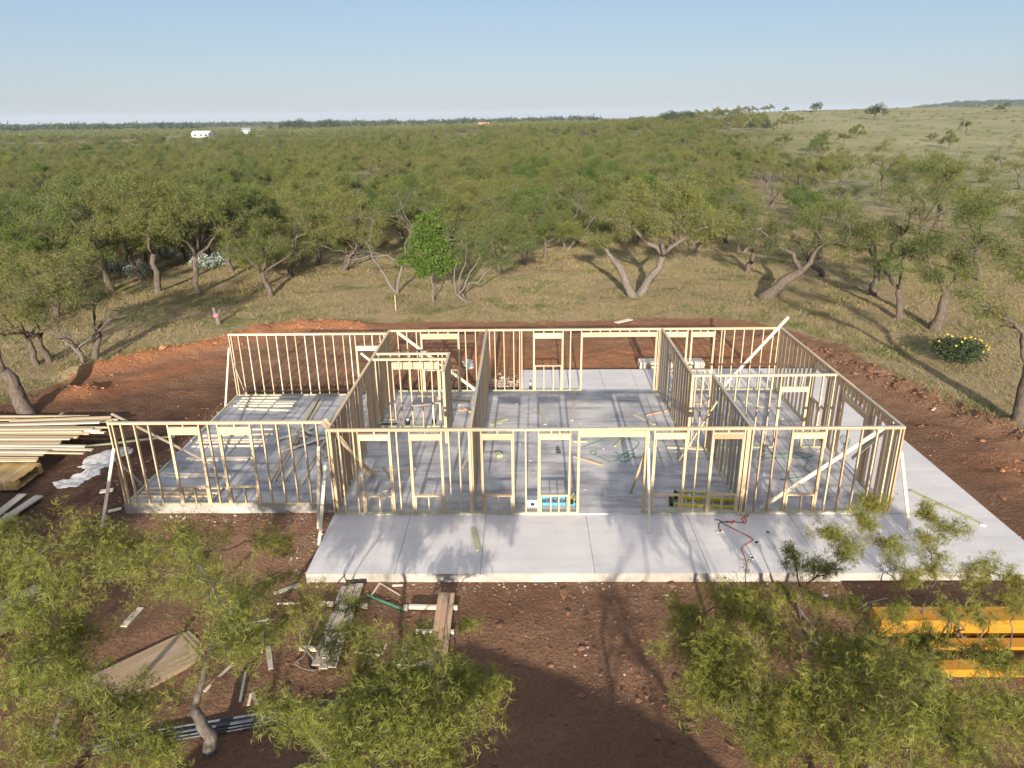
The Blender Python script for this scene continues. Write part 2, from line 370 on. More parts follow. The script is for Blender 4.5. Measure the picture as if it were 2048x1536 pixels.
m.color(m.mix(m.ramp(edge, [(.42, (0,)*3), (.60, (1,)*3)]), turf, soil))
m.b.inputs['Roughness'].default_value = .97; m.b.inputs['Specular IOR Level'].default_value = .1
hgt = m.math('ADD', m.math('MULTIPLY', n_c, .5), m.math('MULTIPLY', n_b, .8)); m.bump(hgt, 1., .28)
MAT['ground'] = m.m
gm = mesh_np('ground', np.stack([X, Y, Z], -1).reshape(-1, 3), GF, 'ground', smooth=True)
sdv = pad_sd(X, Y); azv = X/np.maximum(Y, 1.); rv = np.hypot(X, Y)
c_d = sstep(-1.3, 1.0, sdv)*(Y > -30)
c_o = np.maximum.reduce([np.exp(-(seg_dist(X, Y, BERM_L)/1.1)**2), .8*np.exp(-((seg_dist(X, Y, [(-16, 34), (-19.9, 30)]))/1.4)**2), .75*np.exp(-((seg_dist(X, Y, [(-4, 34.5), (6, 34.5), (10.5, 35)]))/3.2)**2), .55*np.exp(-(np.hypot(X-17, Y-22)/1.6)**2), .4*np.exp(-((seg_dist(X, Y, [(-9, 41), (14, 41)]))/1.3)**2)])
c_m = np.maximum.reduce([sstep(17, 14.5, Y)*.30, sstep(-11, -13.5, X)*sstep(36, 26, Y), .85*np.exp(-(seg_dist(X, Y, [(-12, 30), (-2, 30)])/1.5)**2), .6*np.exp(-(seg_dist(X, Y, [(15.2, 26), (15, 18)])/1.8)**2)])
c_y = sstep(.30, .46, azv+.12*(fbm(X*.02, Y*.02, 3, 81)-.5))*sstep(70, 130, rv) + sstep(.1, .34, azv)*sstep(300, 380, rv)
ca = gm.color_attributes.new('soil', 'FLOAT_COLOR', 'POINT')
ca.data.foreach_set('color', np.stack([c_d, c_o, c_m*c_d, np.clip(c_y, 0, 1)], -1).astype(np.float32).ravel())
ground = tag(link('ground', gm), 'red soil building pad in dry grassland running to the horizon', kind='structure')
def gz(x, y): return float(ground_z(np.array([x]), np.array([y]))[0])

# ------------------------------------------------------------------ slabs
def slab_box(name, x0, x1, y0, y1, z0, z1, top, side, parent=None):
    V = box_v(x0, x1, y0, y1, z0, z1); me = mesh_np(name, V, BOXF, [top, side], [1, 0, 1, 1, 1, 1]); return link(name, me, parent)
house = tag(slab_box('house_floor', -5.72, 10.84, 18.90, 29.35, -.6, 0, 'floor_concrete', 'porch_concrete'), 'grey concrete floor slab inside the stud walls', kind='structure')
garage = tag(slab_box('garage_floor', -12.42, -5.722, 19.50, 28.95, -.6, -.004, 'garage_concrete', 'edge_concrete'), 'grey stained concrete slab of the side room', kind='structure')
porch = tag(slab_box('porch_slab', -5.75, 13.85, 15.93, 18.898, -.6, -.075, 'joint', 'edge_concrete'), 'pale concrete porch slab cut into panels', kind='structure')
walk = tag(slab_box('side_walk', 10.842, 13.85, 18.902, 32.15, -.6, -.075, 'joint', 'edge_concrete'), 'pale concrete walk along the side wall', kind='structure')
patio = tag(slab_box('patio_slab', -.15, 10.838, 29.353, 32.15, -.6, -.075, 'joint', 'edge_concrete'), 'pale concrete patio slab behind the house frame', kind='structure')
def panels(parent, xs, ys, skip=0):
    for i in range(len(xs)-1):
        for j in range(len(ys)-1):
            g = .006; z = -.042+random.uniform(-.002, .002)
            slab_box('panel', xs[i]+g, xs[i+1]-g, ys[j]+g, ys[j+1]-g, -.30, z, 'porch_concrete', 'edge_concrete', parent)
panels(porch, [-5.755, -3.42, -1.165, 1.83, 4.83, 7.85, 10.84, 13.855], [15.922, 18.9])
panels(walk, [10.845, 13.855], [18.905, 21.6, 24.8, 28.0, 32.156])
panels(patio, [-.156, 2.0, 3.55, 5.0, 7.4, 10.835], [29.356, 32.156])

# ------------------------------------------------------------------ stud walls
H = 2.77; T = .038; D = .089
def wall(label, axis, c, a0, a1, studs, ops=(), joints=(), mats=('pine',), gaps=(), group='stud walls of the house frame', top=True):
    """axis: direction the wall runs; c: coordinate of its near/left face; ops: (s0, s1, sill or None, head, header top, cripples)"""
    P = (lambda a, d, z: (a, c+d, z)) if axis == 'x' else (lambda a, d, z: (c+d, a, z))
    along = (1, 0, 0) if axis == 'x' else (0, 1, 0)
    root = thing('stud_wall', label, 'wall frame', P((a0+a1)/2, D/2, 0), group)
    pick = lambda: random.choice(mats)
    def v(name, a, z0, z1, mt=None):
        j = random.gauss(0, .004)
        stick(name, P(a+j, D/2+random.gauss(0, .0015), z0), P(a+random.gauss(0, .004), D/2, z1), T, D-.003, mt or pick(), root, along, .02)
    def h(name, b0, b1, z, t=T, mt=None, d0=0., d1=D, eps=0.):
        stick(name, P(b0, (d0+d1)/2, z), P(b1, (d0+d1)/2, z), t, d1-d0+eps, mt or pick(), root, (0, 0, 1))
    doors = [(o[0], o[1]) for o in ops if o[2] is None] + list(gaps)
    cuts = [a0] + [q for s in sorted(doors) for q in s] + [a1]
    for k in range(0, len(cuts), 2):
        if cuts[k+1]-cuts[k] > .05: h('bottom_plate', cuts[k], cuts[k+1], T/2, T, 'treated', eps=.004)
    if top:
        js = [a0]+[a0+(a1-a0)*f+.25 for f in joints]+[a1]
        for k in range(len(js)-1): h('top_plate', js[k]+.002, js[k+1]-.002, H-1.5*T, T, eps=.002)
        js = [a0]+[a0+(a1-a0)*f-.5 for f in joints]+[a1]
        for k in range(len(js)-1): h('cap_plate', js[k]+.002, js[k+1]-.002, H-T/2, T, 'pine' if random.random() < .6 else 'weathered', eps=.006)
    zt = H-2*T
    for a in studs: v('stud', a, T, zt)
    for s0, s1, sill, head, htop, cr in ops:
        for q in (s0-T*1.5, s1+T*1.5): v('king_stud', q, T, zt)
        for q in (s0-T*.5, s1+T*.5): v('jack_stud', q, T, head)
        h('header', s0-T, s1+T, (head+htop)/2, htop-head, eps=.008)
        if zt-htop > .06:
            if zt-htop > .12: h('header_plate', s0-T, s1+T, htop+T/2, T); ht = htop+T
            else: ht = htop
            for a in cr: v('cripple_stud', a, ht, zt)
        if sill is not None:
            h('sill', s0, s1, sill-T/2, T, eps=.006)
            for a in (list(cr) if len(cr) < 3 else [cr[len(cr)//3], cr[-1]]): v('cripple_stud', a, T, sill-T)
            v('cripple_stud', s0+T/2, T, sill-T); v('cripple_stud', s1-T/2, T, sill-T)
    return root
def every(a, b, s=.4064): return list(np.arange(a, b, s))
mixm = ('pine', 'pine', 'pine', 'pine', 'pine_red')
front = wall('long front stud wall with a doorway and seven window openings above the porch', 'x', 18.90, -5.72, 10.84,
    [-5.70, -5.60, -5.35, -4.94, -3.68, -2.18, -1.88, -1.60, -1.555, -1.51, .04, 1.56, 3.58, 5.0, 6.40, 6.445, 6.55, 6.83, 7.21, 8.87, 9.25, 9.65, 10.08, 10.5, 10.72, 10.815],
    [(-4.75, -3.94, .61, 2.42, 2.57, (-4.32,)), (-3.26, -2.44, .61, 2.42, 2.57, (-2.85,)), (-1.19, -.37, .61, 2.42, 2.57, (-.77,)), (.47, 1.29, .61, 2.42, 2.57, (.78, 1.02)),
     (1.62, 3.49, None, 2.50, 2.685, ()), (3.80, 4.62, .61, 2.42, 2.57, (4.22,)), (5.46, 6.27, .61, 2.42, 2.57, (5.85,)), (7.73, 8.55, .61, 2.42, 2.57, (8.19,))],
    (.3, .52, .78), mixm)
lstuds = [y for y in every(19.02, 29.3) if not 23.25 < y < 24.35] + [19.07, 19.2, 20.75, 22.1, 24.4, 25.0, 25.42, 25.47, 26.1, 26.6, 29.2, 27.55]
left = wall('side stud wall between the main frame and the open side room', 'y', -5.72, 18.992, 29.258, lstuds, [(23.35, 24.25, None, 2.1, 2.25, (23.6, 24.0))], (.25, .5, .75), ('pine', 'pine', 'pine_red'))
rstuds = [y for y in every(19.02, 29.3) if not (21.0 < y < 22.9 or 23.95 < y < 25.5)] + [19.08, 19.3, 19.62, 20.75, 20.9, 22.95, 23.05, 23.42, 23.5, 25.55, 29.2, 20.35]
right = wall('far side stud wall with a doorway and a window beside the side walk', 'y', 10.751, 18.992, 29.258, rstuds,
    [(21.16, 22.78, None, 2.08, 2.25, (21.35, 21.65, 21.95, 22.25, 22.55)), (24.12, 25.35, 1.17, 2.34, 2.5, (24.4, 24.75, 25.1))], (.35, .7), mixm)
back = wall('long back stud wall with a wide opening to the patio', 'x', 29.261, -5.72, 10.84,
    [-5.68, -5.33, -4.94, -4.55, -2.46, -2.03, -1.60, -1.44, -1.22, -.83, -.42, -.17, -.07, 1.99, 5.72, 5.78, 5.86, 8.34, 8.46, 8.87, 9.27, 9.67, 10.08, 10.49, 10.72, 10.80],
    [(-4.30, -2.80, .98, 2.36, 2.55, (-4.01, -3.62, -3.19)), (.48, 1.62, 1.15, 2.36, 2.55, (.86, 1.27)), (2.50, 5.58, None, 2.41, 2.60, (2.84, 3.23, 3.65, 4.06, 4.47, 4.85, 5.27)),
     (5.98, 6.86, .9, 2.38, 2.56, (6.18, 6.46)), (7.14, 8.0, .9, 2.38, 2.56, (7.44, 7.75))], (.25, .33, .6, .86))
gfront = wall('front stud wall of the side room with two narrow window openings', 'x', 19.50, -12.40, -5.728,
    [-12.36, -12.25, -12.0, -11.6, -11.18, -9.40, -7.78, -7.36, -6.97, -6.56, -6.16, -5.78], [(-10.55, -9.73, .62, 2.36, 2.56, (-10.14,)), (-9.05, -8.2, .62, 2.36, 2.56, (-8.6,))], (.4,), ('pine',))
gback = wall('back stud wall of the side room with a door header', 'x', 28.86, -12.40, -5.728,
    [-12.36, -12.27, -11.97, -11.57, -11.17, -10.77, -10.37, -9.97, -9.57, -9.17, -8.78, -8.37, -7.98, -7.56, -7.28, -5.84], [(-7.0, -6.06, None, 2.0, 2.16, (-6.67, -6.34))], (.55,), ('pine', 'pale'))
wallA = wall('plain partition stud wall joining the front and back walls', 'y', -1.60, 18.992, 29.258, every(19.05, 29.25) + [21.6, 26.2, 29.2], (), (.2, .45, .7), ('pine', 'pine', 'weathered'))
wallB = wall('partition stud wall with a doorway running from the wide patio opening', 'y', 5.78, 23.41, 29.258, [y for y in every(23.43, 29.2) if not 26.3 < y < 27.4] + [23.48, 23.53, 29.2, 26.2], [(26.42, 27.28, None, 2.1, 2.25, (26.7, 27.0))], (.4, .65), ('pine', 'weathered'))
cross = wall('short cross stud wall with a doorway beside the side window', 'x', 23.41, 5.873, 10.748, [5.93, 6.17, 6.44, 6.93, 7.33, 7.75, 8.14, 8.55, 10.3, 10.7], [(8.92, 9.80, None, 2.12, 2.26, (9.09, 9.33, 9.6))], (.6,))
wallC = wall('short partition stud wall meeting the front wall by the yellow ladders', 'y', 6.46, 18.992, 23.406, every(19.05, 23.38) + [19.15, 20.6, 21.9, 23.34], (), (.5,), ('pine', 'weathered', 'weathered'))
bath1 = wall('low closet stud wall with evenly spaced studs and pipes at its foot', 'x', 25.40, -5.628, -2.885, [-5.55, -5.1, -4.65, -4.25, -3.85, -3.45, -3.05, -2.93], (), (), ('pine',))
bath2 = wall('closet stud wall with a wide low header over its opening', 'x', 26.08, -5.628, -2.885, [-5.55, -2.93, -3.1], [(-5.02, -3.32, None, 2.12, 2.35, (-4.75, -4.35, -3.95, -3.55))], (), ('pine',))
bath3 = wall('end stud wall closing the closet beside the hallway', 'y', -2.882, 23.9, 26.17, every(23.93, 26.1)+[23.98, 26.12], (), (), ('pine', 'weathered'))
# bare bottom plates of the wall not yet raised
for a, b, k in ((19.6, 22.4, 0), (24.2, 28.8, 1)):
    tag(stick('bottom_plate', (-12.355, a, .017), (-12.355, b, .017), .089, .038, 'treated', None, (1, 0, 0)), 'greenish treated plate laid along the open edge of the side room slab', 'board', 'plates on the side room slab')
# braces nailed to the walls
def brace(par, p0, p1, w=.089, t=.038, mat='pine', side=(0, 0, 1), name='diagonal_brace'): return stick(name, p0, p1, w, t, mat, par, side)
b0 = at(748, 949, .05)
brace(front, (-5.86, 19.1, 2.93), b0, side=(1, 0, .8)); brace(front, (-5.76, 19.16, 2.98), b0+np.array([-.13, .03, 0]), side=(1, 0, .8))
q0 = at_y(1521, 1016, 19.012); q1 = at_y(1767, 856, 19.012); brace(front, q0, q1, .12, .038, 'pale')
q0 = at_y(1446, 773.6, 29.235); q1 = at_y(1577, 634, 29.235); brace(back, q0, q1, .12, .038, 'pale')
q0 = at_y(794, 664, 29.235); q1 = at_y(951.6, 780, 29.235); brace(back, q0, q1, .12, .038, 'pale')
brace(right, (10.72, 21.4, .55), (10.72, 19.35, 2.68), .12, .038, 'weathered')
brace(wallC, at(1358, 921, .03), (6.43, 22.4, 2.2), side=(0, 1, 0))
q0 = at(338, 930, .03); brace(gfront, (-12.25, 19.62, 3.0), (-10.6, 22.0, .1), mat='weathered', side=(1, 0, 0)); brace(gfront, (-12.3, 19.62, 1.35), at(285, 971, .03), mat='weathered')
q0 = at_y(715, 690, 28.83); q1 = at_y(733, 722, 28.83); brace(gback, (-6.85, 28.83, 1.9), (-6.1, 28.83, 1.2), .089, .03, 'pale')
# props leaning on the walls
def prop(label, p0, p1, mat='pale', side=(1, 0, 0), w=.089):
    p1 = np.array(p1, float); p0 = np.array(p0, float)
    return tag(stick('prop', p0, p1, w, .038, mat, None, side, .1), label, 'prop')
f = at(201.6, 1070.5, -.3); prop('long board propped from the dirt against the corner of the side room front wall', (f[0], f[1], gz(f[0], f[1])), at_y(228, 897, 19.47), 'pale')
f = at(637, 1057, -.3); prop('thin upright board leaning where the side room meets the porch corner', (f[0], f[1], gz(f[0], f[1])), (at_y(637, 893, 19.45)), 'pale')
f = at(638.4, 1091, -.3); prop('slanting board leaning on the corner stud over the porch end', (f[0], f[1], gz(f[0], f[1])), (-5.80, 18.86, 1.75), 'pale')
f = at(1298, 1064, -.03); prop('outer leg of the inverted V brace standing on the porch by the doorway', f, (3.58, 18.87, 2.16), 'pale', w=.07)
f = at(1262.5, 983.5, .02); prop('inner leg of the inverted V brace standing on the floor by the doorway', f, (3.56, 19.03, 2.1), 'pine', w=.07)
f = at(1819, 1060, -.03); prop('board propped from the porch against the corner of the front and side walls', f, (10.88, 18.98, 1.95), 'pale')
f = at(450.5, 821, -.25); prop('board propped from the dirt against the back corner of the side room', f, (-12.44, 28.9, 2.15), 'pale', w=.07)
stick('diagonal_brace', at(492, 789, .03), (-12.3, 28.82, 1.5), .07, .03, 'weathered', gback, (0, 1, 0))

# ------------------------------------------------------------------ loose boards
def lay(pa, pb, z, w, t, mat, label, group, name='board', lift=0., cat='board', zfun=None):
    a = at(*pa, z); b = at(*pb, z)
    za = z+t/2+lift if zfun is None else zfun(a)+t/2+lift; zb = z+t/2+lift if zfun is None else zfun(b)+t/2+lift
    return tag(stick(name, (a[0], a[1], za), (b[0], b[1], zb), w, t, mat, None, np.cross(b-a, (0, 0, 1)), .0), label, cat, group)
S1 = lambda x, y: (400+x/5.69, 770+y/5.69)
G = 'boards laid across the side room slab'; LB = 'loose pine board lying crosswise on the side room slab'
for a, b in [((480, 152), (1120, 142)), ((460, 181), (1100, 186)), ((425, 212), (1075, 210)), ((382, 238), (1065, 240)), ((450, 272), (1040, 292))]:
    lay(S1(*a), S1(*b), 0, .10, .04, 'pale', 'pale board lying parallel to the back plate of the side room', 'boards by the back plate of the side room')
S2 = lambda x, y: (x/2.926, 780+y/2.926)
for a, b, mt in [((1190, 268), (1598, 258), 'pine'), ((1300, 232), (1635, 230), 'pale'), ((1160, 295), (1565, 292), 'pale'), ((1150, 308), (1560, 304), 'pine'), ((1125, 332), (1540, 328), 'pale'), ((1095, 403), (1500, 398), 'pale'), ((1120, 411), (1455, 408), 'pale'),
                 ((985, 494), (1310, 498), 'pale'), ((960, 510), (1350, 507), 'pale'), ((850, 582), (1340, 574), 'pine'), ((830, 603), (1280, 606), 'pine'), ((815, 625), (1250, 622), 'pine')]:
    lay(S2(*a), S2(*b), 0, .10, .04, mt, LB, G)
G = 'boards laid lengthwise on the side room slab'; LB = 'loose board lying lengthwise on the side room slab'
for a, b, mt, lf in [((1320, 165), (765, 1105), 'weathered', 0), ((1345, 165), (800, 1110), 'weathered', .04), ((1392, 168), (838, 1095), 'weathered', 0), ((1195, 742), (905, 1165), 'weathered', 0), ((1420, 645), (1150, 1140), 'weathered', 0), ((1120, 640), (1090, 700), 'pine_red', .08),
                 ((880, 640), (1290, 500), 'pale', .04), ((930, 780), (1425, 615), 'pale', .045), ((1275, 875), (1430, 650), 'weathered', .04), ((1370, 745), (1450, 830), 'weathered', .04)]:
    lay(S1(*a), S1(*b), 0, .12, .04, mt, LB, G, lift=lf)
for a, b in [((1200, 530), (1260, 575)), ((1130, 595), (1220, 620)), ((1040, 600), (1130, 570)), ((1280, 1215), (1330, 1215))]:
    lay(S1(*a), S1(*b), 0, .14, .04, 'pale', 'short pine off-cut lying on the side room slab', 'off-cuts on the side room slab', name='off_cut', lift=.05 if a[0] != 1280 else 0, cat='off-cut')
Z2 = lambda x, y: (640+x/6.827, 840+y/6.827); Z3 = lambda x, y: (930+x/6.827, 840+y/6.827); Z4 = lambda x, y: (1220+x/6.827, 840+y/6.827)
ZB = lambda x, y: (700+x/7.31, 690+y/7.31); ZR = lambda x, y: (1300+x/5.689, 640+y/5.689)
def floor_board(a, b, mt, label, w=.10, lift=0.): return lay(a, b, 0, w, .04, mt, label, None, lift=lift)
floor_board(Z2(735, 697), Z2(1312, 672), 'pale', 'pale board lying crosswise on the floor behind the first two front windows', .09)
floor_board(Z2(880, 850), Z2(1045, 1095), 'weathered', 'grey board slanting over the sill of the first front window', .10, .55)
floor_board(Z3(1490, 500), Z3(1880, 620), 'pine_red', 'reddish board lying on the floor inside the front doorway')
floor_board(Z3(1480, 295), Z3(1670, 298), 'pine', 'short pine board lying on the floor deep inside the front doorway')
floor_board(Z4(780, 378), Z4(1335, 405), 'pine', 'square cut board lying crosswise on the floor near the yellow ladders')
floor_board(Z4(70, 365), Z4(180, 260), 'treated', 'short greenish board lying on the floor of the main room')
floor_board(ZB(1000, 740), ZB(1800, 830), 'pine_red', 'long reddish board lying on the floor behind the closet')
floor_board(ZB(905, 895), ZB(1305, 845), 'weathered', 'short dark board lying inside the closet room')
floor_board(ZB(1590, 945), ZB(1690, 960), 'pine_red', 'board scrap lying on the hallway floor', .2)
floor_board(ZB(1680, 950), ZB(1750, 1000), 'pine', 'narrow off-cut lying on the hallway floor', .12, .04)
floor_board((1078, 810), (1090, 850), 'weathered', 'grey board lying lengthwise in the middle of the main room', .12)
floor_board((1150, 782), (1144, 842), 'weathered', 'long board lying lengthwise beside the patio opening', .11)
floor_board((982, 850), (1013, 838), 'treated', 'pale greenish board lying by the plain partition', .16)
floor_board((1268, 829), (1309, 850), 'weathered', 'dark board lying in front of the doorway partition', .12)
floor_board((1292, 831), (1343, 819), 'pine_red', 'reddish board lying by the foot of the doorway partition', .09)
floor_board(ZR(480, 965), ZR(640, 935), 'pine_red', 'reddish scrap lying in the passage behind the cross wall', .12)
floor_board(ZR(1060, 930), ZR(1300, 1000), 'treated', 'greenish board lying on the floor of the far corner room', .12)
floor_board((925, 948), (942, 918), 'weathered', 'grey board leaning low beside the plain partition', .1, .2)
t_ = lay((947, 1058), (957, 1102), -.04, .15, .04, 'treated', 'short greenish board lying on the porch panels', None)
t_ = lay((1822, 983), (1965, 1050), -.04, .12, .04, 'treated', 'long greenish treated board lying on the porch near the side walk', None)
lay((1960, 1049), (1972, 1052), -.04, .1, .04, 'white_plastic', 'white bracket lying at the end of the greenish board', None, name='bracket', cat='bracket')
lay((1232, 646), (1262, 639), -.25, .35, .03, 'pale', 'pale wide board lying on the bare ground behind the house', None)
lay((1865, 821), (1878, 811), -.2, .07, .04, 'pale', 'small white stick lying on the clods beside the house', None, name='stick')
lay((200, 984), (227, 980), -.28, .22, .03, 'pale', 'short pale board on the dirt under the prop', None)
lay((216, 1024), (243, 1018), -.28, .16, .03, 'pale', 'short pale board beside the corner of the side room slab', None)
for k, (a, b) in enumerate([((-30, 1050), (46, 990)), ((-20, 1062), (80, 996))]):
    lay(a, b, -.25, .28, .045, 'weathered', ['wide weathered plank under another plank on the dirt', 'wide weathered plank lying across a second plank on the dirt'][k], None, name='plank', lift=.05*k)
lay((52, 908), (350, 873), -.0, .10, .04, 'treated', 'long greenish board reaching from the stud pile towards the side room slab', None)

# stud pile on the left
G = 'boards fanned out in the stud pile'
S0 = lambda x, y: (x/5.689, 800+y/5.689)
rows = [(1265, 195, 118, 237), (1345, 220, -350, 285), (1275, 241, -500, 290), (1140, 256, -600, 300), (1240, 310, -420, 316), (1060, 326, -700, 332), (1195, 369, -380, 352), (1145, 346, -500, 350), (940, 357, -700, 372), (1020, 381, -650, 392), (890, 421, -700, 415), (805, 441, -800, 440), (700, 466, -800, 468), (690, 492, -800, 492), (975, 525, -500, 512), (1055, 567, -600, 540), (960, 605, -650, 575), (540, 590, -900, 590), (500, 625, -900, 625), (430, 665, -900, 660), (425, 688, -900, 690)]
for k, (x1, y1, x0, y0) in enumerate(rows):
    zz = [.16, .20, .22][k % 3] if k > 2 else .05
    a = at(*S0(x0, y0), zz); b = at(*S0(x1, y1), zz)
    tag(stick('board', a, b, .14, .038, random.choice(['pale', 'pale', 'pine']), None, (0, 1, .12*random.uniform(-1, 1))), 'long pale board in the fanned stud pile on the dirt', 'board', G)
for k in range(14):
    y = 22.6 + k*.32; x1 = -17.2+random.uniform(-.5, .3)-(1.0 if k < 7 else 0)
    tag(stick('board', (x1-5, y+random.uniform(-.05, .05), -.04), (x1, y, -.04), .14, .038, 'pine', None, (0, 1, 0)), 'long board in the lower layer of the stud pile', 'board', 'boards under the stud pile')
for x in (-19, -22):
    tag(stick('sleeper', (x, 22.2, -.16), (x, 27.2, -.16), .1, .20, 'weathered', None, (1, 0, 0)), 'timber sleeper under the stud pile', 'sleeper', 'sleepers under the stud pile')

def bundle(label, x0, x1, y0, y1, z0, nz, mat, th=.042, w=.19, rot=0., org=None, straps=()):
    root = thing('lumber_bundle', label, 'lumber bundle', ((x0+x1)/2, (y0+y1)/2, z0))
    nw = max(1, round((y1-y0)/w)); w = (y1-y0)/nw; L = root.location
    for i in range(nz):
        for j in range(nw):
            if 0 < i < nz-1 and 0 < j < nw-1: continue
            e = random.uniform(-.03, .03)
            stick('board', (x0+e, y0+(j+.5)*w, z0+(i+.5)*th), (x1+e, y0+(j+.5)*w, z0+(i+.5)*th), w-.004, th-.003, mat, root, (0, 1, 0))
    for sx in straps:
        mb = MB(); e = .004; zt_ = z0+nz*th
        mb.box(sx-.016, sx+.016, y0-e, y1+e, zt_+.001, zt_+e); mb.box(sx-.016, sx+.016, y0-e-.002, y0-.001, z0, zt_+e); mb.box(sx-.016, sx+.016, y1+.001, y1+e+.002, z0, zt_+e)
        mb.build('strap', 'strap', root)
    root.rotation_euler = (0, 0, rot)
    return root
bundle('strapped bundle of yellowish pine boards on the dirt beside the white powder', -20.6, -16.75, 20.9, 22.25, -.24, 8, 'yellow_lumber', straps=(-17.15,))
bundle('pale bundle of studs behind the doorway partition, resting on the dirt past the patio', 5.55, 8.6, 32.55, 33.25, -.2, 6, 'pale', .055, .1)
bundle('stack of long yellow beams under the mesquite branches', 8.2, 14.2, 13.75, 14.25, -.25, 2, 'beam_yellow', .22, .5)
bundle('pair of thinner yellow beams beside the beam stack', 8.5, 14.0, 13.2, 13.5, -.25, 1, 'beam_yellow', .16, .15)
bundle('low row of yellow beams at the open side of the beam stack', 8.9, 14.4, 12.45, 12.75, -.25, 1, 'beam_yellow', .2, .3)
a_, b_ = at(-150, 1300, .1), at(82, 1185, .1); c_ = (a_+b_)/2; L_ = np.linalg.norm(b_-a_)/2
bundle('bundle of grey weathered timbers half hidden under mesquite leaves', c_[0]-L_, c_[0]+L_, c_[1]-.3, c_[1]+.45, -.28, 5, 'weathered', .085, .25, rot=math.atan2(*(b_-a_)[1::-1]))
root = thing('plywood_stack', 'low stack of plywood sheets under the mesquite leaves', 'plywood stack', (-8.3, 12.6, gz(-8.3, 12.6)))
for k in range(3):
    o = stick('sheet', Vector((-9.6+.1*k, 12.6+.06*k, root.location.z+.02+.02*k)), Vector((-7.1-.12*k, 12.65, root.location.z+.02+.02*k)), 1.2, .018, 'plywood', root, (0, 1, 0))
root.rotation_euler = (0, 0, RAD(48))
# plank platforms on sleepers in front of the porch
def planks(label, pa, pb, n, w, mat, z, sleepers):
    a, b = at(*pa, z), at(*pb, z); root = thing('plank_stack', label, 'plank stack', (*((a+b)/2)[:2], z-.2)); d = (b-a)/np.linalg.norm(b-a); s = np.cross(d, (0, 0, 1))
    for k in range(n):
        e = random.uniform(-.12, .12); o = s*(k-(n-1)/2)*w
        stick('plank', a+o+d*e, b+o+d*random.uniform(-.1, .1), w-.008, .038, mat, root, s)
    stick('plank', a+d*.1+np.array([0, 0, .04]), b-d*.2+np.array([0, 0, .04]), w-.01, .038, mat, root, s)
    for (sa, sb) in sleepers:
        p, q = at(*sa, z-.06), at(*sb, z-.06); p[2] = q[2] = z-.065
        tag(stick('sleeper', p, q, .09, .08, 'pale', None, (0, 0, 1)), 'pale timber sleeper on the dirt under the '+('weathered' if mat == 'weathered' else 'reddish')+' plank stack', 'sleeper', 'sleepers under the '+mat+' planks')
planks('stack of weathered grey planks on sleepers in front of the porch', (704, 1172), (648, 1332), 3, .19, 'weathered', -.12, [((638, 1206), (735, 1212)), ((600, 1296), (672, 1300))])
planks('stack of reddish planks on sleepers in front of the porch', (893, 1190), (872, 1342), 3, .14, 'pine_red', -.12, [((818, 1213), (915, 1215)), ((832, 1263), (908, 1264)), ((786, 1328), (896, 1327))])
G = 'scrap sticks scattered on the dirt'
for a, b, w in [((811, 1210), (808, 1340), .1), ((548, 1186), (600, 1168), .12), ((452, 1256), (540, 1243), .06), ((537, 1298), (542, 1340), .11), ((424, 1310), (470, 1309), .06), ((410, 1388), (468, 1330), .07), ((480, 1405), (492, 1350), .05), ((527, 1270), (524, 1310), .05),
                ((497, 1412), (503, 1390), .06), ((514, 1410), (505, 1388), .06), ((248, 1255), (282, 1215), .16), ((254, 1246), (274, 1222), .15), ((124, 1331), (165, 1339), .05), ((710, 1308), (760, 1312), .04), ((765, 1310), (774, 1290), .04), ((555, 1207), (600, 1207), .04), ((742, 1192), (760, 1166), .04), ((760, 1166), (800, 1190), .03), ((785, 1171), (806, 1170), .05)]:
    lay(a, b, -.28, w, .03, random.choice(['pale', 'weathered', 'pale']), 'scrap stick lying on the dirt in front of the house', G, name='scrap_stick', cat='stick', zfun=lambda q: gz(q[0], q[1]))
lay((735, 1192), (808, 1224), -.28, .03, .03, 'tape_green', 'green strip lying on the dirt between the plank stacks', None, name='strip', zfun=lambda q: gz(q[0], q[1])+.03, cat='strip')

# steel bar bundle
a, b = at(205, 1492, -.2), at(690, 1412, -.2); root = thing('steel_bar_bundle', 'bundle of long thin steel bars lying under the mesquite tree', 'steel bars', (*((a+b)/2)[:2], gz(*((a+b)/2)[:2])))
d = (b-a)/np.linalg.norm(b-a); s = np.cross(d, (0, 0, 1))
for k in range(22):
    o = s*(random.uniform(-.22, .22)) + np.array([0, 0, root.location.z+.25+random.uniform(.0, .06)]); e0, e1 = random.uniform(-.5, .3), random.uniform(-.4, .3)
    mb = MB(); mb.tube([a+d*e0+o+s*random.uniform(-.03, .03), (a+b)/2+o, b+d*e1+o+s*random.uniform(-.03, .03)], .011, 5); mb.build('bar', 'steel_blue', root)

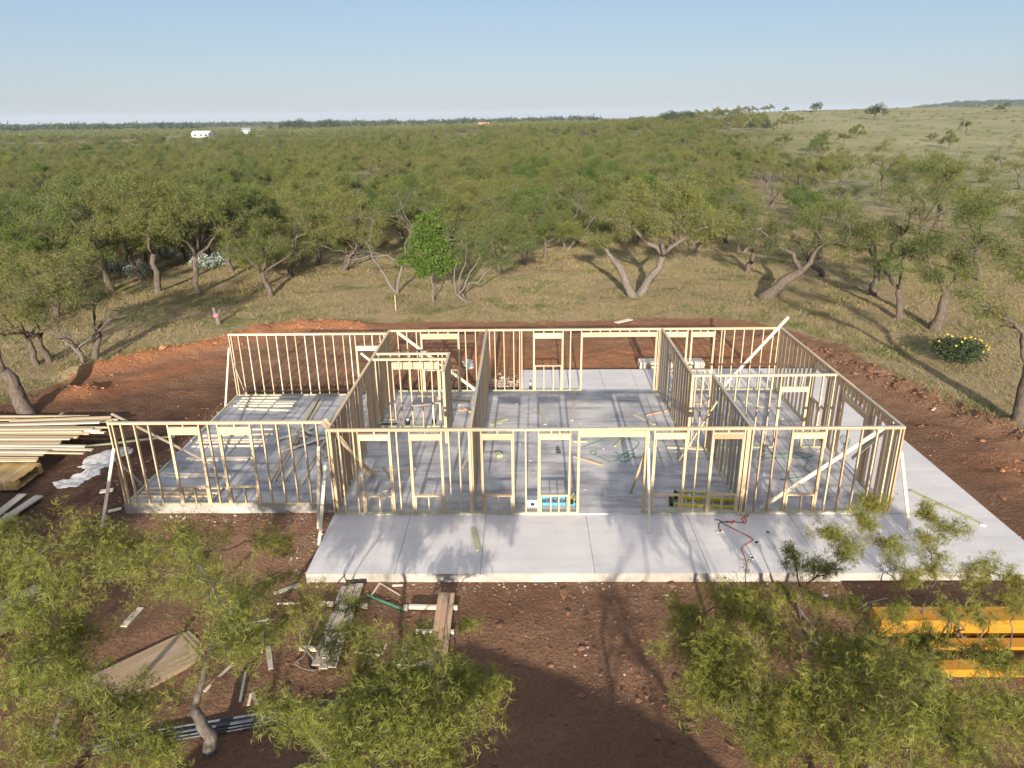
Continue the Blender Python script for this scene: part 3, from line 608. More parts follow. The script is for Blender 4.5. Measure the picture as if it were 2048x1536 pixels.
# ------------------------------------------------------------------ tools and small things on the slab
def ladder(label, pa, pb, w, mat, z, group, lift=0.):
    a, b = at(*pa, 0), at(*pb, 0); root = thing('step_ladder', label, 'ladder', (*((a+b)/2)[:2], lift), group); a[2] = b[2] = lift+.05
    d = (b-a)/np.linalg.norm(b-a); s = np.cross((0, 0, 1), d); L = np.linalg.norm(b-a)
    for q in (-w/2, w/2): stick('rail', a+s*q, b+s*q, .085, .03, mat, root, (0, 0, 1))
    for k in range(7):
        f = (k+.5)/7; stick('rung', a+d*L*f-s*(w/2-.015), a+d*L*f+s*(w/2-.015), .07, .025, 'aluminium', root, d)
    stick('top_cap', a-s*(w/2+.02)+d*-.05, a+s*(w/2+.02)+d*-.05, .11, .1, 'black_plastic', root, (0, 0, 1))
    for q in (-w/2, w/2): stick('foot', b+s*q+d*0, b+s*q+d*.07, .095, .045, 'black_plastic', root, (0, 0, 1))
    for q in (-.25, .25): stick('brace', (a+b)/2+d*L*q-s*(w/2-.02)+np.array([0, 0, .04]), (a+b)/2+d*(L*q+.25)+s*(w/2-.02)+np.array([0, 0, .04]), .03, .012, 'aluminium', root, s)
    return root
ladder('yellow step ladder lying on the floor against the front wall', (1345, 1006), (1470, 1012), .36, 'ladder_yellow', 0, None)
ladder('second yellow step ladder lying on top of the first', (1354, 998), (1468, 1004), .30, 'ladder_yellow', 0, None, .11)
ladder('blue step ladder lying flat behind a front window opening', (1078, 1004), (1150, 1004), .40, 'ladder_blue', 0, None)
ladder('small yellow folded ladder standing by the front door post', (1142, 1012), (1152, 998), .12, 'ladder_yellow', 0, None, .12)
# boxed tool
p = at(1065, 1010, 0); root = thing('cooler_box', 'white box with grey lid and black handle on the floor', 'cooler', (p[0], p[1], 0))
MB().box(p[0]-.17, p[0]+.17, p[1]-.13, p[1]+.13, .0, .2).build('body', 'white_plastic', root); MB().box(p[0]-.175, p[0]+.175, p[1]-.135, p[1]+.135, .2, .25).build('lid', 'galv', root)
MB().box(p[0]-.06, p[0]+.06, p[1]-.15, p[1]-.135, .06, .15).build('handle', 'black_plastic', root)
p = at(1116, 907, 0); root = thing('nail_gun', 'black nail gun standing on the main room floor', 'nail gun', (p[0], p[1], 0))
MB().tube([(p[0]-.06, p[1], .09), (p[0]+.06, p[1]+.02, .11)], .07, 8).build('motor', 'black_plastic', root); MB().box(p[0]-.05, p[0]+.10, p[1]+.05, p[1]+.10, .0, .06).build('handle', 'black_plastic', root)
MB().tube([(p[0], p[1]+.02, .1), (p[0]-.02, p[1]+.2, .03)], .025, 6).build('magazine', 'galv', root)
p = at(997, 912, 0); tag(MB().box(p[0]-.12, p[0]+.1, p[1]-.12, p[1]+.12, .0, .10).build('paper_box', 'treated', None, org=(p[0], p[1], 0)), 'small greenish box on the main room floor', 'box').rotation_euler = (0, 0, .5)
def pipe(label, px, py, h, r, mat, foot=None):
    p = at(px, py, 0); root = thing('pipe_stub', label, 'pipe', (p[0], p[1], 0))
    MB().tube([(p[0], p[1], -.05), (p[0], p[1], h)], r, 10).build('pipe', mat, root, True)
    MB().tube([(p[0], p[1], 0), (p[0], p[1], .16)], r*1.7, 10).build('collar', 'black_plastic', root, True)
pipe('tall white plastic pipe standing up inside the closet', 868, 846, .72, .05, 'white_plastic')
pipe('short white pipe in a black collar at the closet wall', 816, 848, .22, .05, 'white_plastic')
pipe('white vent pipe standing in the far corner room', 1489, 837, .62, .045, 'white_plastic')
pipe('slim white pipe standing in the passage by the cross wall', 1426, 818, .75, .035, 'white_plastic')
pipe('white pipe standing near the cross wall foot', 1525, 892, .6, .045, 'white_plastic')
pipe('thin white pipe by the back window', 1061, 778, .3, .035, 'white_plastic')
p = at(775, 850, 0); mb = MB()
for k in range(5): mb.tube([(p[0]-.25+k*.12, p[1]-.1+.05*(k % 2), .02), (p[0]-.2+k*.12, p[1], .06), (p[0]-.1+k*.12, p[1]+.05, .02)], .025, 5)
tag(mb.build('pipe_fittings', 'black_plastic', None, org=(p[0], p[1], 0)), 'heap of black pipe fittings at the closet wall', 'fittings')
def cord(name, label, pts, r, mat, z=0., cat='cord'):
    P = np.array([at(x, y, z) for x, y in pts]); n = len(P); t = np.linspace(0, n-1, n*8)
    Q = np.stack([np.interp(t, np.arange(n), P[:, k]) for k in range(3)], -1)
    for _ in range(6): Q[1:-1] = (Q[:-2]+2*Q[1:-1]+Q[2:])/4
    Q[:, 2] = z+r; mb = MB(); mb.tube(Q, r, 5); return tag(mb.build(name, mat, None, True, org=tuple(Q[0])), label, cat)
E1 = lambda x, y: (1300+x/2.738, 980+y/2.738)
cord('extension_cord', 'red extension cord snaking over the porch edge', [E1(*q) for q in [(400, 185), (440, 205), (500, 235), (550, 260), (565, 272), (545, 290), (505, 310), (500, 330), (520, 370), (530, 410), (528, 450)]], .012, 'cord_red', -.04)
cord('extension_cord', 'red cord bunched in loops at the foot of the front wall', [E1(*q) for q in [(420, 180), (470, 168), (450, 185), (430, 172), (500, 180), (515, 172), (500, 160), (520, 140), (540, 135), (535, 150), (515, 148), (530, 170), (520, 185), (490, 176)]], .014, 'cord_red', -.04)
cord('power_cable', 'black cable lying beside the red cord on the porch', [E1(*q) for q in [(355, 165), (375, 165), (400, 178), (440, 172), (380, 180), (375, 210), (390, 225)]], .012, 'black_plastic', -.04, 'cable')
cord('air_hose', 'thin green air hose looped over the main room floor', [Z3(*q) for q in [(1600, 370), (1700, 340), (1830, 290), (1980, 240), (2200, 260), (2400, 300), (2300, 420), (2200, 440), (2050, 570), (1960, 575), (1870, 520), (1780, 490), (1700, 460), (1720, 430), (1790, 430), (1800, 460), (1750, 480)]], .012, 'hose_green', 0., 'hose')
cord('air_hose', 'green air hose spread in long loops on the floor of the corner bedroom', [(1500, 905), (1525, 900), (1560, 912), (1600, 905), (1630, 912), (1600, 918), (1550, 915), (1510, 922), (1530, 910), (1580, 906), (1620, 918), (1606, 940), (1630, 948), (1600, 955), (1560, 960)], .012, 'hose_green', 0., 'hose')
cord('air_hose', 'tangled green air hose by the front doorway floor', [(1230, 905), (1250, 915), (1270, 905), (1262, 920), (1245, 925), (1232, 912), (1255, 906), (1275, 918), (1330, 915), (1380, 918), (1430, 916)], .012, 'hose_green', 0., 'hose')
cord('wall_cord', 'coil of green cord lying by the side doorway', [(1688, 905), (1697, 890), (1700, 880), (1692, 872), (1684, 880), (1690, 893), (1698, 886)], .014, 'tape_green', 0., 'cord')
G = 'litter dropped on the porch'
for px, py in [(1441, 1062), (1535, 1064), (1503, 1115), (1480, 1030), (1510, 1085)]:
    p = at(px, py, -.04); mb = MB()
    for k in range(3):
        q = p+np.array([random.uniform(-.08, .08), random.uniform(-.06, .06), 0]); mb.add(box_v(-.06, .06, -.04, .04, 0, .02)@np.array(Matrix.Rotation(random.uniform(0, 3), 3, 'Z')).T+q, BOXF)
    tag(mb.build('litter', random.choice(['white_plastic', 'pale']), None, org=tuple(p)), 'crumpled scrap of litter lying on the porch slab', 'litter', G)
G = 'small wood scraps dropped on the floor'
for k in range(70):
    x, y = random.uniform(-5.4, 10.5), random.uniform(19.2, 29); s_ = random.uniform(.04, .12)
    tag(stick('wood_scrap', (x, y, .012), (x+random.uniform(-s_, s_), y+random.uniform(-s_, s_), .012), .05, .02, random.choice(['pine', 'pale', 'pine_red']), None, (1, 0, 0)), 'tiny wood scrap dropped on the house floor', 'scrap', G)
# survey stake, wrapped sapling
p = at(792, 624, -.2); g = gz(p[0], p[1]); tag(stick('survey_stake', (p[0], p[1], g), (p[0], p[1], g+1.0), .06, .04, 'pine_red', None), 'single orange survey stake standing in the dry grass', 'stake')

# ------------------------------------------------------------------ trees
def rand_rot(n, axis_dir=None, spread=1.):
    """n random rotation matrices (columns = local axes) with local x near axis_dir"""
    d = rng.normal(size=(n, 3))*spread
    if axis_dir is not None: d = d+axis_dir
    d /= np.linalg.norm(d, axis=1)[:, None]+1e-9
    e = rng.normal(size=(n, 3)); e -= (e*d).sum(1)[:, None]*d; e /= np.linalg.norm(e, axis=1)[:, None]+1e-9
    return np.stack([d, e, np.cross(d, e)], -1)
def scatter(tv, tf, pos, rot, size):
    V = np.einsum('nij,kj->nki', rot, tv)*size[:, None, None]+pos[:, None]
    n, k = len(pos), len(tv); F = (tf[None]+np.arange(n)[:, None, None]*k).reshape(-1, tf.shape[1])
    return V.reshape(-1, 3), F
BLADE_V = np.array([[0, 0, 0], [.55, .065, .03], [1, 0, -.09], [.45, -.065, .03]]); BLADE_F = np.array([[0, 1, 2, 3]])
TRI_V = np.array([[0, -.16, 0], [0, .16, 0], [1, 0, 0]]); TRI_F = np.array([[0, 1, 2]])
OVAL_V = np.array([[0, 0, 0], [.4, .3, .06], [1, 0, -.08], [.4, -.3, .06]])
def frond():
    V = []; F = []
    for s in (-1, 1):
        a0 = s*.42
        for k in range(7):
            t = .12+.88*k/6; ang = a0+s*.12*t
            c = np.array([t*math.cos(ang), t*math.sin(ang), -.28*t*t]); dr = np.array([math.cos(ang), math.sin(ang), -.5*t])
            for q in (-1, 1):
                nrm = np.array([-math.sin(ang), math.cos(ang), 0])*q; tip = c+nrm*.27+dr*.18+np.array([0, 0, -.05]); w = dr*.045
                n = len(V); V += [c-w, c+w, tip]; F.append([n, n+1, n+2])
    return np.array(V), np.array(F)
FROND = frond()
def strand():
    V = []; F = []
    for a0, L_ in ((-.75, .85), (-.15, 1.), (.5, .95)):
        w0 = len(V); bend = rng.choice([-1, 1])*rng.uniform(.4, 1.1)
        for k in range(4):
            t = k/3; ang = a0+bend*t; c = np.array([t*L_*math.cos(ang), t*L_*math.sin(ang), -.5*t*t*L_]); w = .036*math.sin(math.pi*(.18+.78*t)); nn = np.array([-math.sin(ang), math.cos(ang), .25])*w
            V += [c-nn, c+nn]
        for k in range(3): F.append([w0+2*k, w0+2*k+2, w0+2*k+3, w0+2*k+1])
    return np.array(V), np.array(F)
FRONDS = [strand() for _ in range(5)]
def wiggle(p0, p1, n, amp, sag=0.):
    t = np.linspace(0, 1, n)[:, None]; P = p0+(p1-p0)*t; L = np.linalg.norm(p1-p0)
    w = np.cumsum(rng.normal(size=(n, 3)), 0); w -= w[0]; w -= t*w[-1]
    P = P+w*amp*L/ n**.5
    P[:, 2] += sag*L*np.sin(np.pi*t[:, 0]); return P
def tree_mesh(clumps, r0, fork, leaf='blade', nleaf=60, lsize=.14, sub=7, twigs=5, ksides=6, dead=False, name='tree', mats=('bark', 'leaf'), stems=1, droop=.5, flat=.65):
    """clumps: (centre, radius). Returns trunk mesh, crown mesh (None when bare)"""
    mb = MB(); pts = []; dirs = []
    forks = [np.array(q, float) for q in fork] if isinstance(fork, list) else None; fork = forks[0] if forks else np.array(fork, float); stem_ends = []
    if forks: stems = len(forks)
    for s in range(stems):
        b = np.array([rng.uniform(-.2, .2)*(stems > 1), rng.uniform(-.2, .2)*(stems > 1), -.15])
        e = fork*(1 if stems == 1 else rng.uniform(.8, 1.15))+np.array([rng.uniform(-.7, .7), rng.uniform(-.7, .7), 0])*(stems > 1)
        if forks: e = forks[s]
        P = wiggle(b, e, 6, .10); rr = np.linspace(r0*1.15, r0*.72, 6); rr[0] *= 1.3
        mb.tube(P, rr/stems**.35, ksides); stem_ends.append(P[-1]); used = set()
    nodes = [(e, r0*.7/stems**.35) for e in stem_ends]
    for c, r in sorted(clumps, key=lambda q: np.linalg.norm(np.array(q[0])-fork)):
        c = np.array(c, float)
        k = min([i for i in range(stems) if i not in used] or range(len(nodes)), key=lambda i: np.linalg.norm(nodes[i][0]-c)*(1 if i < stems else 1.35)); p, rad = nodes[k]; used.add(k)
        rad = min(rad, r0*.62)*rng.uniform(.75, .95); n = 8
        P = wiggle(p, c, n, .13, .06); R = np.linspace(rad, max(.012, rad*.35), n); mb.tube(P, R, max(4, ksides-1))
        nodes += [(P[4], R[4]), (P[6], R[6])]
        for s in range(sub):
            t = rng.uniform(.45, 1.); i = min(n-2, int(t*(n-1))); o = P[i]+(P[i+1]-P[i])*(t*(n-1)-i)
            v = rng.normal(size=3); v /= np.linalg.norm(v); v[2] = v[2]*flat+.12
            e = c+v*r*rng.uniform(.55, 1.0); Q = wiggle(o, e, 5, .16, .08); rq = max(.006, R[i]*.45)
            mb.tube(Q, np.linspace(rq, rq*.3, 5), 3 if ksides < 7 else 4, False)
            for w in range(twigs):
                j = rng.integers(1, 5); u = rng.normal(size=3); u /= np.linalg.norm(u); u[2] = u[2]*.7-.05
                q = Q[j]+u*r*rng.uniform(.3, .65); mb.tube(wiggle(Q[j], q, 4 if ksides > 6 else 3, .2), np.linspace(rq*.35, rq*.12, 4 if ksides > 6 else 3), 3, False)
                if not dead:
                    tt = rng.uniform(.1, 1.08, nleaf); pts.append(Q[j]+(q-Q[j])*tt[:, None]+rng.normal(size=(nleaf, 3))*r*.09); dirs.append(np.repeat(u[None], nleaf, 0))
    trunk = mb.mesh(name+'_trunk', mats[0], smooth=True)
    if dead: return trunk, None
    pts = np.concatenate(pts); dirs = np.concatenate(dirs); n = len(pts)
    rot = rand_rot(n, dirs*.6+np.array([0, 0, -droop]), .75); size = lsize*rng.uniform(.65, 1.3, n)
    tv, tf = {'blade': (BLADE_V, BLADE_F), 'tri': (TRI_V, TRI_F), 'oval': (OVAL_V, BLADE_F), 'frond': FRONDS[0]}[leaf]
    if leaf == 'frond':
        Vs, Fs, o = [], [], 0
        for k in range(5):
            V, F = scatter(*FRONDS[k], pts[k::5], rot[k::5], size[k::5]); Vs.append(V); Fs.append(F+o); o += len(V)
        V, F = np.concatenate(Vs), np.concatenate(Fs)
    else: V, F = scatter(tv, tf, pts, rot, size)
    return trunk, mesh_np(name+'_crown', V, F, mats[1])
def dome_clumps(n, R, h0, h1, r=(.6, 1.1), lean=(0, 0)):
    C = []
    for k in range(n):
        a = k*2.399+rng.uniform(-.4, .4); q = R*math.sqrt((k+.4)/n)*rng.uniform(.85, 1.1); z = h0+(h1-h0)*(1-(q/R)**2*.75)*rng.uniform(.5, 1.08)
        C.append(((q*math.cos(a)+lean[0], q*math.sin(a)+lean[1], z), rng.uniform(*r)))
    return C
def plant_tree(name, meshes, label, cat, loc, rot=0., s=1., group=None, sz=None):
    root = thing(name, label, cat, loc, group); root.rotation_euler = (0, 0, rot); root.scale = (s, s, sz or s)
    link('trunk', meshes[0], root)
    if meshes[1] is not None: link('crown', meshes[1], root)
    return root
def copy_tree(src, loc, rot, s, label=None, group=None, sz=None):
    r = src.copy(); col.objects.link(r); r.location = loc; r.rotation_euler = (0, 0, rot); r.scale = (s, s, sz or s)
    if label: r['label'] = label
    if group: r['group'] = group
    for ch in src.children:
        c = ch.copy(); col.objects.link(c); c.parent = r
    return r
# prototypes for the scrub
PROT = []
for k in range(6):
    R_ = rng.uniform(2.0, 2.7); fk = (rng.uniform(-.4, .4), rng.uniform(-.4, .4), rng.uniform(.7, 1.3))
    PROT.append(tree_mesh(dome_clumps(int(rng.integers(12, 17)), R_, 1.0, rng.uniform(3.2, 4.3), (.5, 1.05), (rng.uniform(-.5, .5), rng.uniform(-.5, .5))), rng.uniform(.12, .17), fk, 'blade', 40, .14, 7, 5, stems=int(rng.integers(1, 4)), name='mesquite%d' % k, mats=('bark', 'leaf')))
PROT_G = tree_mesh(dome_clumps(14, 2.3, .9, 3.9, (.6, 1.1)), .15, (.2, .1, .9), 'blade', 50, .14, 7, 5, stems=2, name='greenmesq', mats=('bark', 'leaf_green'))
BARE = [tree_mesh(dome_clumps(8, 1.9, 1.5, 3.6, (.7, 1.0)), .11, (.1, .2, .9), dead=True, sub=7, twigs=5, stems=2, name='bare%d' % k, mats=('bark_dead', 'leaf')) for k in range(2)]
THIN = [tree_mesh(dome_clumps(9, 2.2, 1.7, 4.0, (.7, 1.0)), .15, (.3, .1, 1.3), 'blade', 20, .14, 7, 5, name='thin%d' % k, mats=('bark', 'leaf')) for k in range(2)]

HI = [tree_mesh(dome_clumps(12, 2.5, 2.3, 4.6, (.6, 1.1), (rng.uniform(-.8, .8), 0)), .14, (rng.uniform(-.5, .5), .1, 1.7), 'blade', 40, .14, 7, 5, 7, name='high%d' % k, mats=('bark', 'leaf')) for k in range(3)]
NEAR = []    # spots taken
def spot(px, py):
    p = at(px, py, -.2); NEAR.append((p[0], p[1], 2.6)); return (p[0], p[1], gz(p[0], p[1])-.05)
# single trees that can be told apart
clF = dome_clumps(9, 2.9, 2.2, 5.0, (.9, 1.3), (1.0, .3)) + [((-1.9, .4, 2.6), .7), ((3.3, .3, 3.2), 1.1), ((2.4, .2, 4.4), 1.1), ((-.6, .2, 4.2), 1.1)]
mF = tree_mesh(clF, .25, [(-1.15, .1, 1.7), (1.1, .1, 1.9)], 'blade', 58, .14, 8, 6, 7, stems=2, name='forked', mats=('bark_dead', 'leaf'))
plant_tree('mesquite_tree', mF, 'large mesquite with a pale trunk forked low into two thick limbs', 'tree', spot(1274, 596), 0, 1.42)
mL = tree_mesh([((2.6, .3, 2.5), 1.0), ((3.6, .5, 3.2), 1.1), ((1.5, .2, 3.2), .9), ((4.4, 0, 2.6), 1.0), ((2.6, .4, 3.9), .9), ((.2, .5, 2.5), .7), ((-1.0, .3, 3.0), .8), ((3.5, -.8, 2.2), .8)], .26, (1.6, .1, 1.15), 'blade', 26, .14, 8, 6, 7, name='leaning', mats=('bark', 'leaf'))
plant_tree('mesquite_tree', mL, 'mesquite whose thick trunk leans far over towards the open grass', 'tree', spot(1524, 597), 0, 1.5)
mL2 = tree_mesh([((-2.0, .4, 2.2), .8), ((-2.8, .2, 2.9), .8), ((-.6, .3, 2.8), .8), ((-1.6, .5, 3.4), .8)], .17, (-1.2, 0, 1.0), 'blade', 22, .14, 7, 5, 6, name='leaning2')
plant_tree('mesquite_tree', mL2, 'dark crooked mesquite leaning beside the big leaning trunk', 'tree', spot(1655, 552), 0, 1.35)
mB = tree_mesh([((0, 0, 4.6), .5), ((.25, .1, 4.0), .7), ((-.35, 0, 3.7), .75), ((.6, 0, 3.2), .75), ((-.75, .2, 3.0), .75), ((0, -.4, 3.2), .8), ((.1, .6, 3.0), .8), ((.95, .1, 2.4), .75), ((-1.05, 0, 2.3), .75), ((.2, -.7, 2.3), .75), ((-.2, .8, 2.2), .75), ((.5, -.1, 1.9), .6), ((-.5, -.2, 1.8), .6)], .06, (0, 0, 1.4), 'oval', 22, .125, 7, 6, name='broad', mats=('bark_dead', 'leaf_broad'))
plant_tree('leafy_sapling', mB, 'bright green broad-leaved sapling with a thin straight pale trunk', 'tree', spot(866, 606), 0, 1.22)
mM = tree_mesh([((.9, 0, 2.6), .9), ((-.7, .2, 2.4), .8), ((1.8, .2, 2.2), .8), ((0, .4, 3.2), .9), ((1.2, .3, 3.2), .8), ((2.6, .5, 2.6), .8), ((-1.5, .4, 3.0), .7), ((2.0, 1., 3.3), .9)], .13, (.1, 0, .4), 'blade', 26, .14, 8, 6, stems=4, name='manystem', mats=('bark_dead', 'leaf'))
plant_tree('mesquite_tree', mM, 'many-stemmed mesquite fanning up from one stump beside the green sapling', 'tree', spot(938, 604), 0, 1.45)
mD = tree_mesh([((-1.6, 0, 2.6), .8), ((-1.0, .2, 4.0), .9), ((.2, .2, 4.8), .9), ((-2.2, .1, 3.8), .8), ((.9, .2, 3.6), .8), ((-2.6, 0, 1.8), .7), ((-1.6, .3, 5.2), .7)], .12, [(-.9, 0, 1.3), (.2, .1, 1.5)], dead=True, sub=8, twigs=6, name='deadbig', mats=('bark_dead', 'leaf'))
plant_tree('dead_tree', mD, 'tall leafless grey tree standing left of the green sapling', 'tree', spot(800, 590), 0, 1.35)
# trees along the clearing
edge_trees = [  # px, py, kind, scale, label
    (400, 590, 0, 1.15, 'upright mesquite with a bent pale trunk beside the white flowers'), (318, 586, 1, 1.2, 'mesquite with a thick leaning trunk among the shaded grass'), (228, 582, 2, 1.2, 'dark mesquite leaning left behind the shaded grass'),
    (543, 592, 'thin', .95, 'small half-bare mesquite with tangled grey limbs beside the white flowers'), (463, 545, 3, 1.15, 'tall mesquite standing behind the white flowers'),
    (190, 718, 'thin', .85, 'slender mesquite with two thin stems beside the orange dirt bank'), (172, 722, 'bare', .8, 'thin bare tree leaning at the edge of the orange dirt bank'), (100, 728, 'thin', .8, 'slender crooked mesquite on the grass behind the stud pile'), (75, 735, 'thin', .75, 'low leaning mesquite behind the stud pile'),
    (1745, 592, 'thin', 1.15, 'dark slender mesquite with upright forked limbs on the far side grass'), (1640, 520, 'thin', 1.0, 'thin mesquite standing in the grass behind the leaning trees'), (1480, 505, 'bare', 1.15, 'bare pale tree behind the forked mesquite'),
    (1130, 500, 'bare', 1.2, 'pale leafless trunk standing behind the low green brush'), (1000, 545, 'thin', .9, 'low spreading mesquite with bare lower twigs in the dry grass'), (1045, 530, 4, .9, 'small spreading mesquite reaching towards the forked tree'),
    (1800, 640, 'thin', 1.0, 'slim dark mesquite beside the old thick trunk'), (1862, 480, 'thin', 1.5, 'tall open mesquite rising above the side grass'), (1850, 500, 'thin', 1.35, 'tall mesquite close behind the old thick trunk'),
    (1960, 560, 'thin', 1.3, 'broad mesquite at the edge of the shaded side grass'), (1767, 385, 'thin', 1.3, 'dark wide mesquite alone on the open grass'), (1796, 408, 'thin', 1.2, 'arched mesquite with a bowed trunk on the open grass'), (1822, 412, 'bare', 1.1, 'bowed bare tree on the open grass'),
    (2010, 345, 'bare', 1.6, 'big bare forked tree far out on the open grass'), (1495, 545, 'thin', .9, 'leaning thin mesquite at the brush edge behind the clearing')]
for px, py, kd, s, lab in edge_trees:
    ms = THIN[rng.integers(2)] if kd == 'thin' else BARE[rng.integers(2)] if kd == 'bare' else HI[kd % 3]
    plant_tree('bare_tree' if kd == 'bare' else 'mesquite_tree', ms, lab, 'tree', spot(px, py), rng.uniform(0, 6.28), s*1.38, 'trees around the clearing')
# old thick trunk at the right, trunk at the right edge, big left tree
mT = tree_mesh([((.6, 0, 3.0), 1.0), ((-.6, .4, 3.4), .9), ((1.6, .2, 3.6), 1.1), ((2.6, 0, 3.0), 1.0), ((.4, .6, 4.6), 1.1), ((1.4, 1., 4.8), 1.0), ((3.4, .5, 3.8), .9), ((-.5, 0, 2.4), .8)], .22, (.1, 0, 1.4), 'blade', 44, .14, 8, 6, 8, name='old', mats=('bark', 'leaf'))
plant_tree('mesquite_tree', mT, 'old mesquite with a thick rough trunk above the yellow flower bush', 'tree', spot(1872, 660), 0, 1.4)
mR = tree_mesh([((-1.2, .4, 3.6), .9), ((-2.2, .8, 4.2), .9), ((-.2, .8, 4.6), .9), ((.8, .3, 4.0), .9), ((-.9, .5, 5.0), .8)], .24, (-.1, 0, 2.0), 'blade', 26, .13, 8, 6, 8, name='rightedge', mats=('bark', 'leaf'))
plant_tree('mesquite_tree', mR, 'bent mesquite trunk rising from the weedy bank beside the dirt', 'tree', spot(2036, 850), 0, 1.2)
mBL = tree_mesh([((-1.2, .4, 3.6), 1.0), ((.4, .5, 3.8), 1.0), ((-.2, 1.4, 4.4), 1.1), ((-2.0, .8, 4.4), 1.1), ((.9, 1.6, 3.6), .9), ((1.6, 1.0, 4.0), .9), ((-.8, 2.2, 5.0), 1.1), ((1.0, 2.6, 4.6), 1.0), ((-2.6, 2, 4.6), 1.0)], .25, (-.5, .1, 1.5), 'blade', 24, .13, 8, 6, 8, name='bigleft', mats=('bark', 'leaf'))
plant_tree('mesquite_tree', mBL, 'big mesquite with a dark slanting trunk behind the stud pile', 'tree', spot(55, 828), 0, 1.3)

# ---- the scrub beyond
def scrub_density(x, y):
    az = x/max(y, 1.)
    if pad_sd(np.array([x]), np.array([y]))[0] > -3: return 0
    lim = 62 + 10*(vnoise(np.array([az*14]), np.array([.5]), 7)[0]-.5)
    if -.62 < az < -.24: lim = 50
    if az <= -.62: lim = 42
    if az > .25: lim = 66
    if y < lim: return 0
    d = 1.
    if az > .22: d = 1-.75*float(sstep(.22, .36, az))
    if az > .30 and y > 150: d *= .3
    if az > .44: d = .06 if y < 170 else .01
    if az > .47 and y < 66: d = .55
    c = vnoise(np.array([x*.035]), np.array([y*.035]), 17)[0]
    if c > .72 and y > 90: d *= .25
    return d
cand = []
g = 4.3
y = 38.
while y < 262:
    x = -.80*y
    while x < .80*y:
        qx, qy = x+random.uniform(-.5, .5)*g*.95, y+random.uniform(-.5, .5)*g*.95; x += g
        if random.random() < scrub_density(qx, qy) and all(math.hypot(qx-a, qy-b) > r for a, b, r in NEAR): cand.append((qx, qy))
    y += g*.95
    g = 4.3+max(0, y-80)*.012
cand.sort(key=lambda q: math.hypot(*q))
SCR = 'scrub trees beyond the clearing'
src = {}
def scrub(kind, ms, lab, q):
    s = random.uniform(1.05, 1.6); loc = (q[0], q[1], gz(*q)-.08); rot = random.uniform(0, 6.28)
    if kind not in src: src[kind] = plant_tree('bare_scrub_tree' if 'bare' in kind else 'scrub_tree', ms, lab, 'tree', loc, rot, s, SCR)
    else: copy_tree(src[kind], loc, rot, s, sz=s*random.uniform(.85, 1.1))
for q in cand[:290]:
    u = random.random()*(.42 if q[0]/q[1] > .30 else 1.)
    if u < .14: k = random.randrange(2); scrub('bare%d' % k, BARE[k], 'leafless grey scrub tree standing in the brush beyond the clearing', q)
    elif u < .30: k = random.randrange(2); scrub('thin%d' % k, THIN[k], 'half-bare scrub tree with thin foliage in the brush beyond the clearing', q)
    elif u < .38: scrub('green', PROT_G, 'bright green rounded scrub tree in the brush beyond the clearing', q)
    else: k = random.randrange(6); scrub('m%d' % k, PROT[k], 'olive green spreading scrub tree in the brush beyond the clearing', q)
# the rest of the scrub and the far bushes: one mass
def puff(n, size, R, h0, h1):
    P = rng.normal(size=(n, 3)); P /= np.linalg.norm(P, axis=1)[:, None]; P *= rng.uniform(.55, 1., n)[:, None]**.6
    lump = 1+.28*np.sin(P[:, 0]*4+1.3)*np.cos(P[:, 1]*5)
    P = P*np.array([R, R, (h1-h0)/2])*lump[:, None]; P[:, 2] += (h0+h1)/2
    return scatter(TRI_V*np.array([1.1, 1.5, 1]), TRI_F, P, rand_rot(n), size*rng.uniform(.6, 1.4, n))
def merge(name, spots, temps, mat, label, scale=(.8, 1.25)):
    Vs, Fs, n = [], [], 0
    S = np.array(spots); zz = ground_z(S[:, 0], S[:, 1])
    for k, (x, y) in enumerate(spots):
        V, F = temps[k % len(temps)]; a = random.uniform(0, 6.28); s = random.uniform(*scale); c, sn = math.cos(a)*s, math.sin(a)*s
        W = np.stack([V[:, 0]*c-V[:, 1]*sn+x, V[:, 0]*sn+V[:, 1]*c+y, V[:, 2]*s*random.uniform(.85, 1.15)+zz[k]-.1], -1)
        Vs.append(W); Fs.append(F+n); n += len(V)
    return tag(link(name, mesh_np(name, np.concatenate(Vs), np.concatenate(Fs), mat)), label, kind='stuff')
def as_arrays(me):
    V = np.zeros(len(me.vertices)*3, np.float32); me.vertices.foreach_get('co', V); F = np.zeros(len(me.loops), np.int32); me.loops.foreach_get('vertex_index', F)
    return V.reshape(-1, 3), F
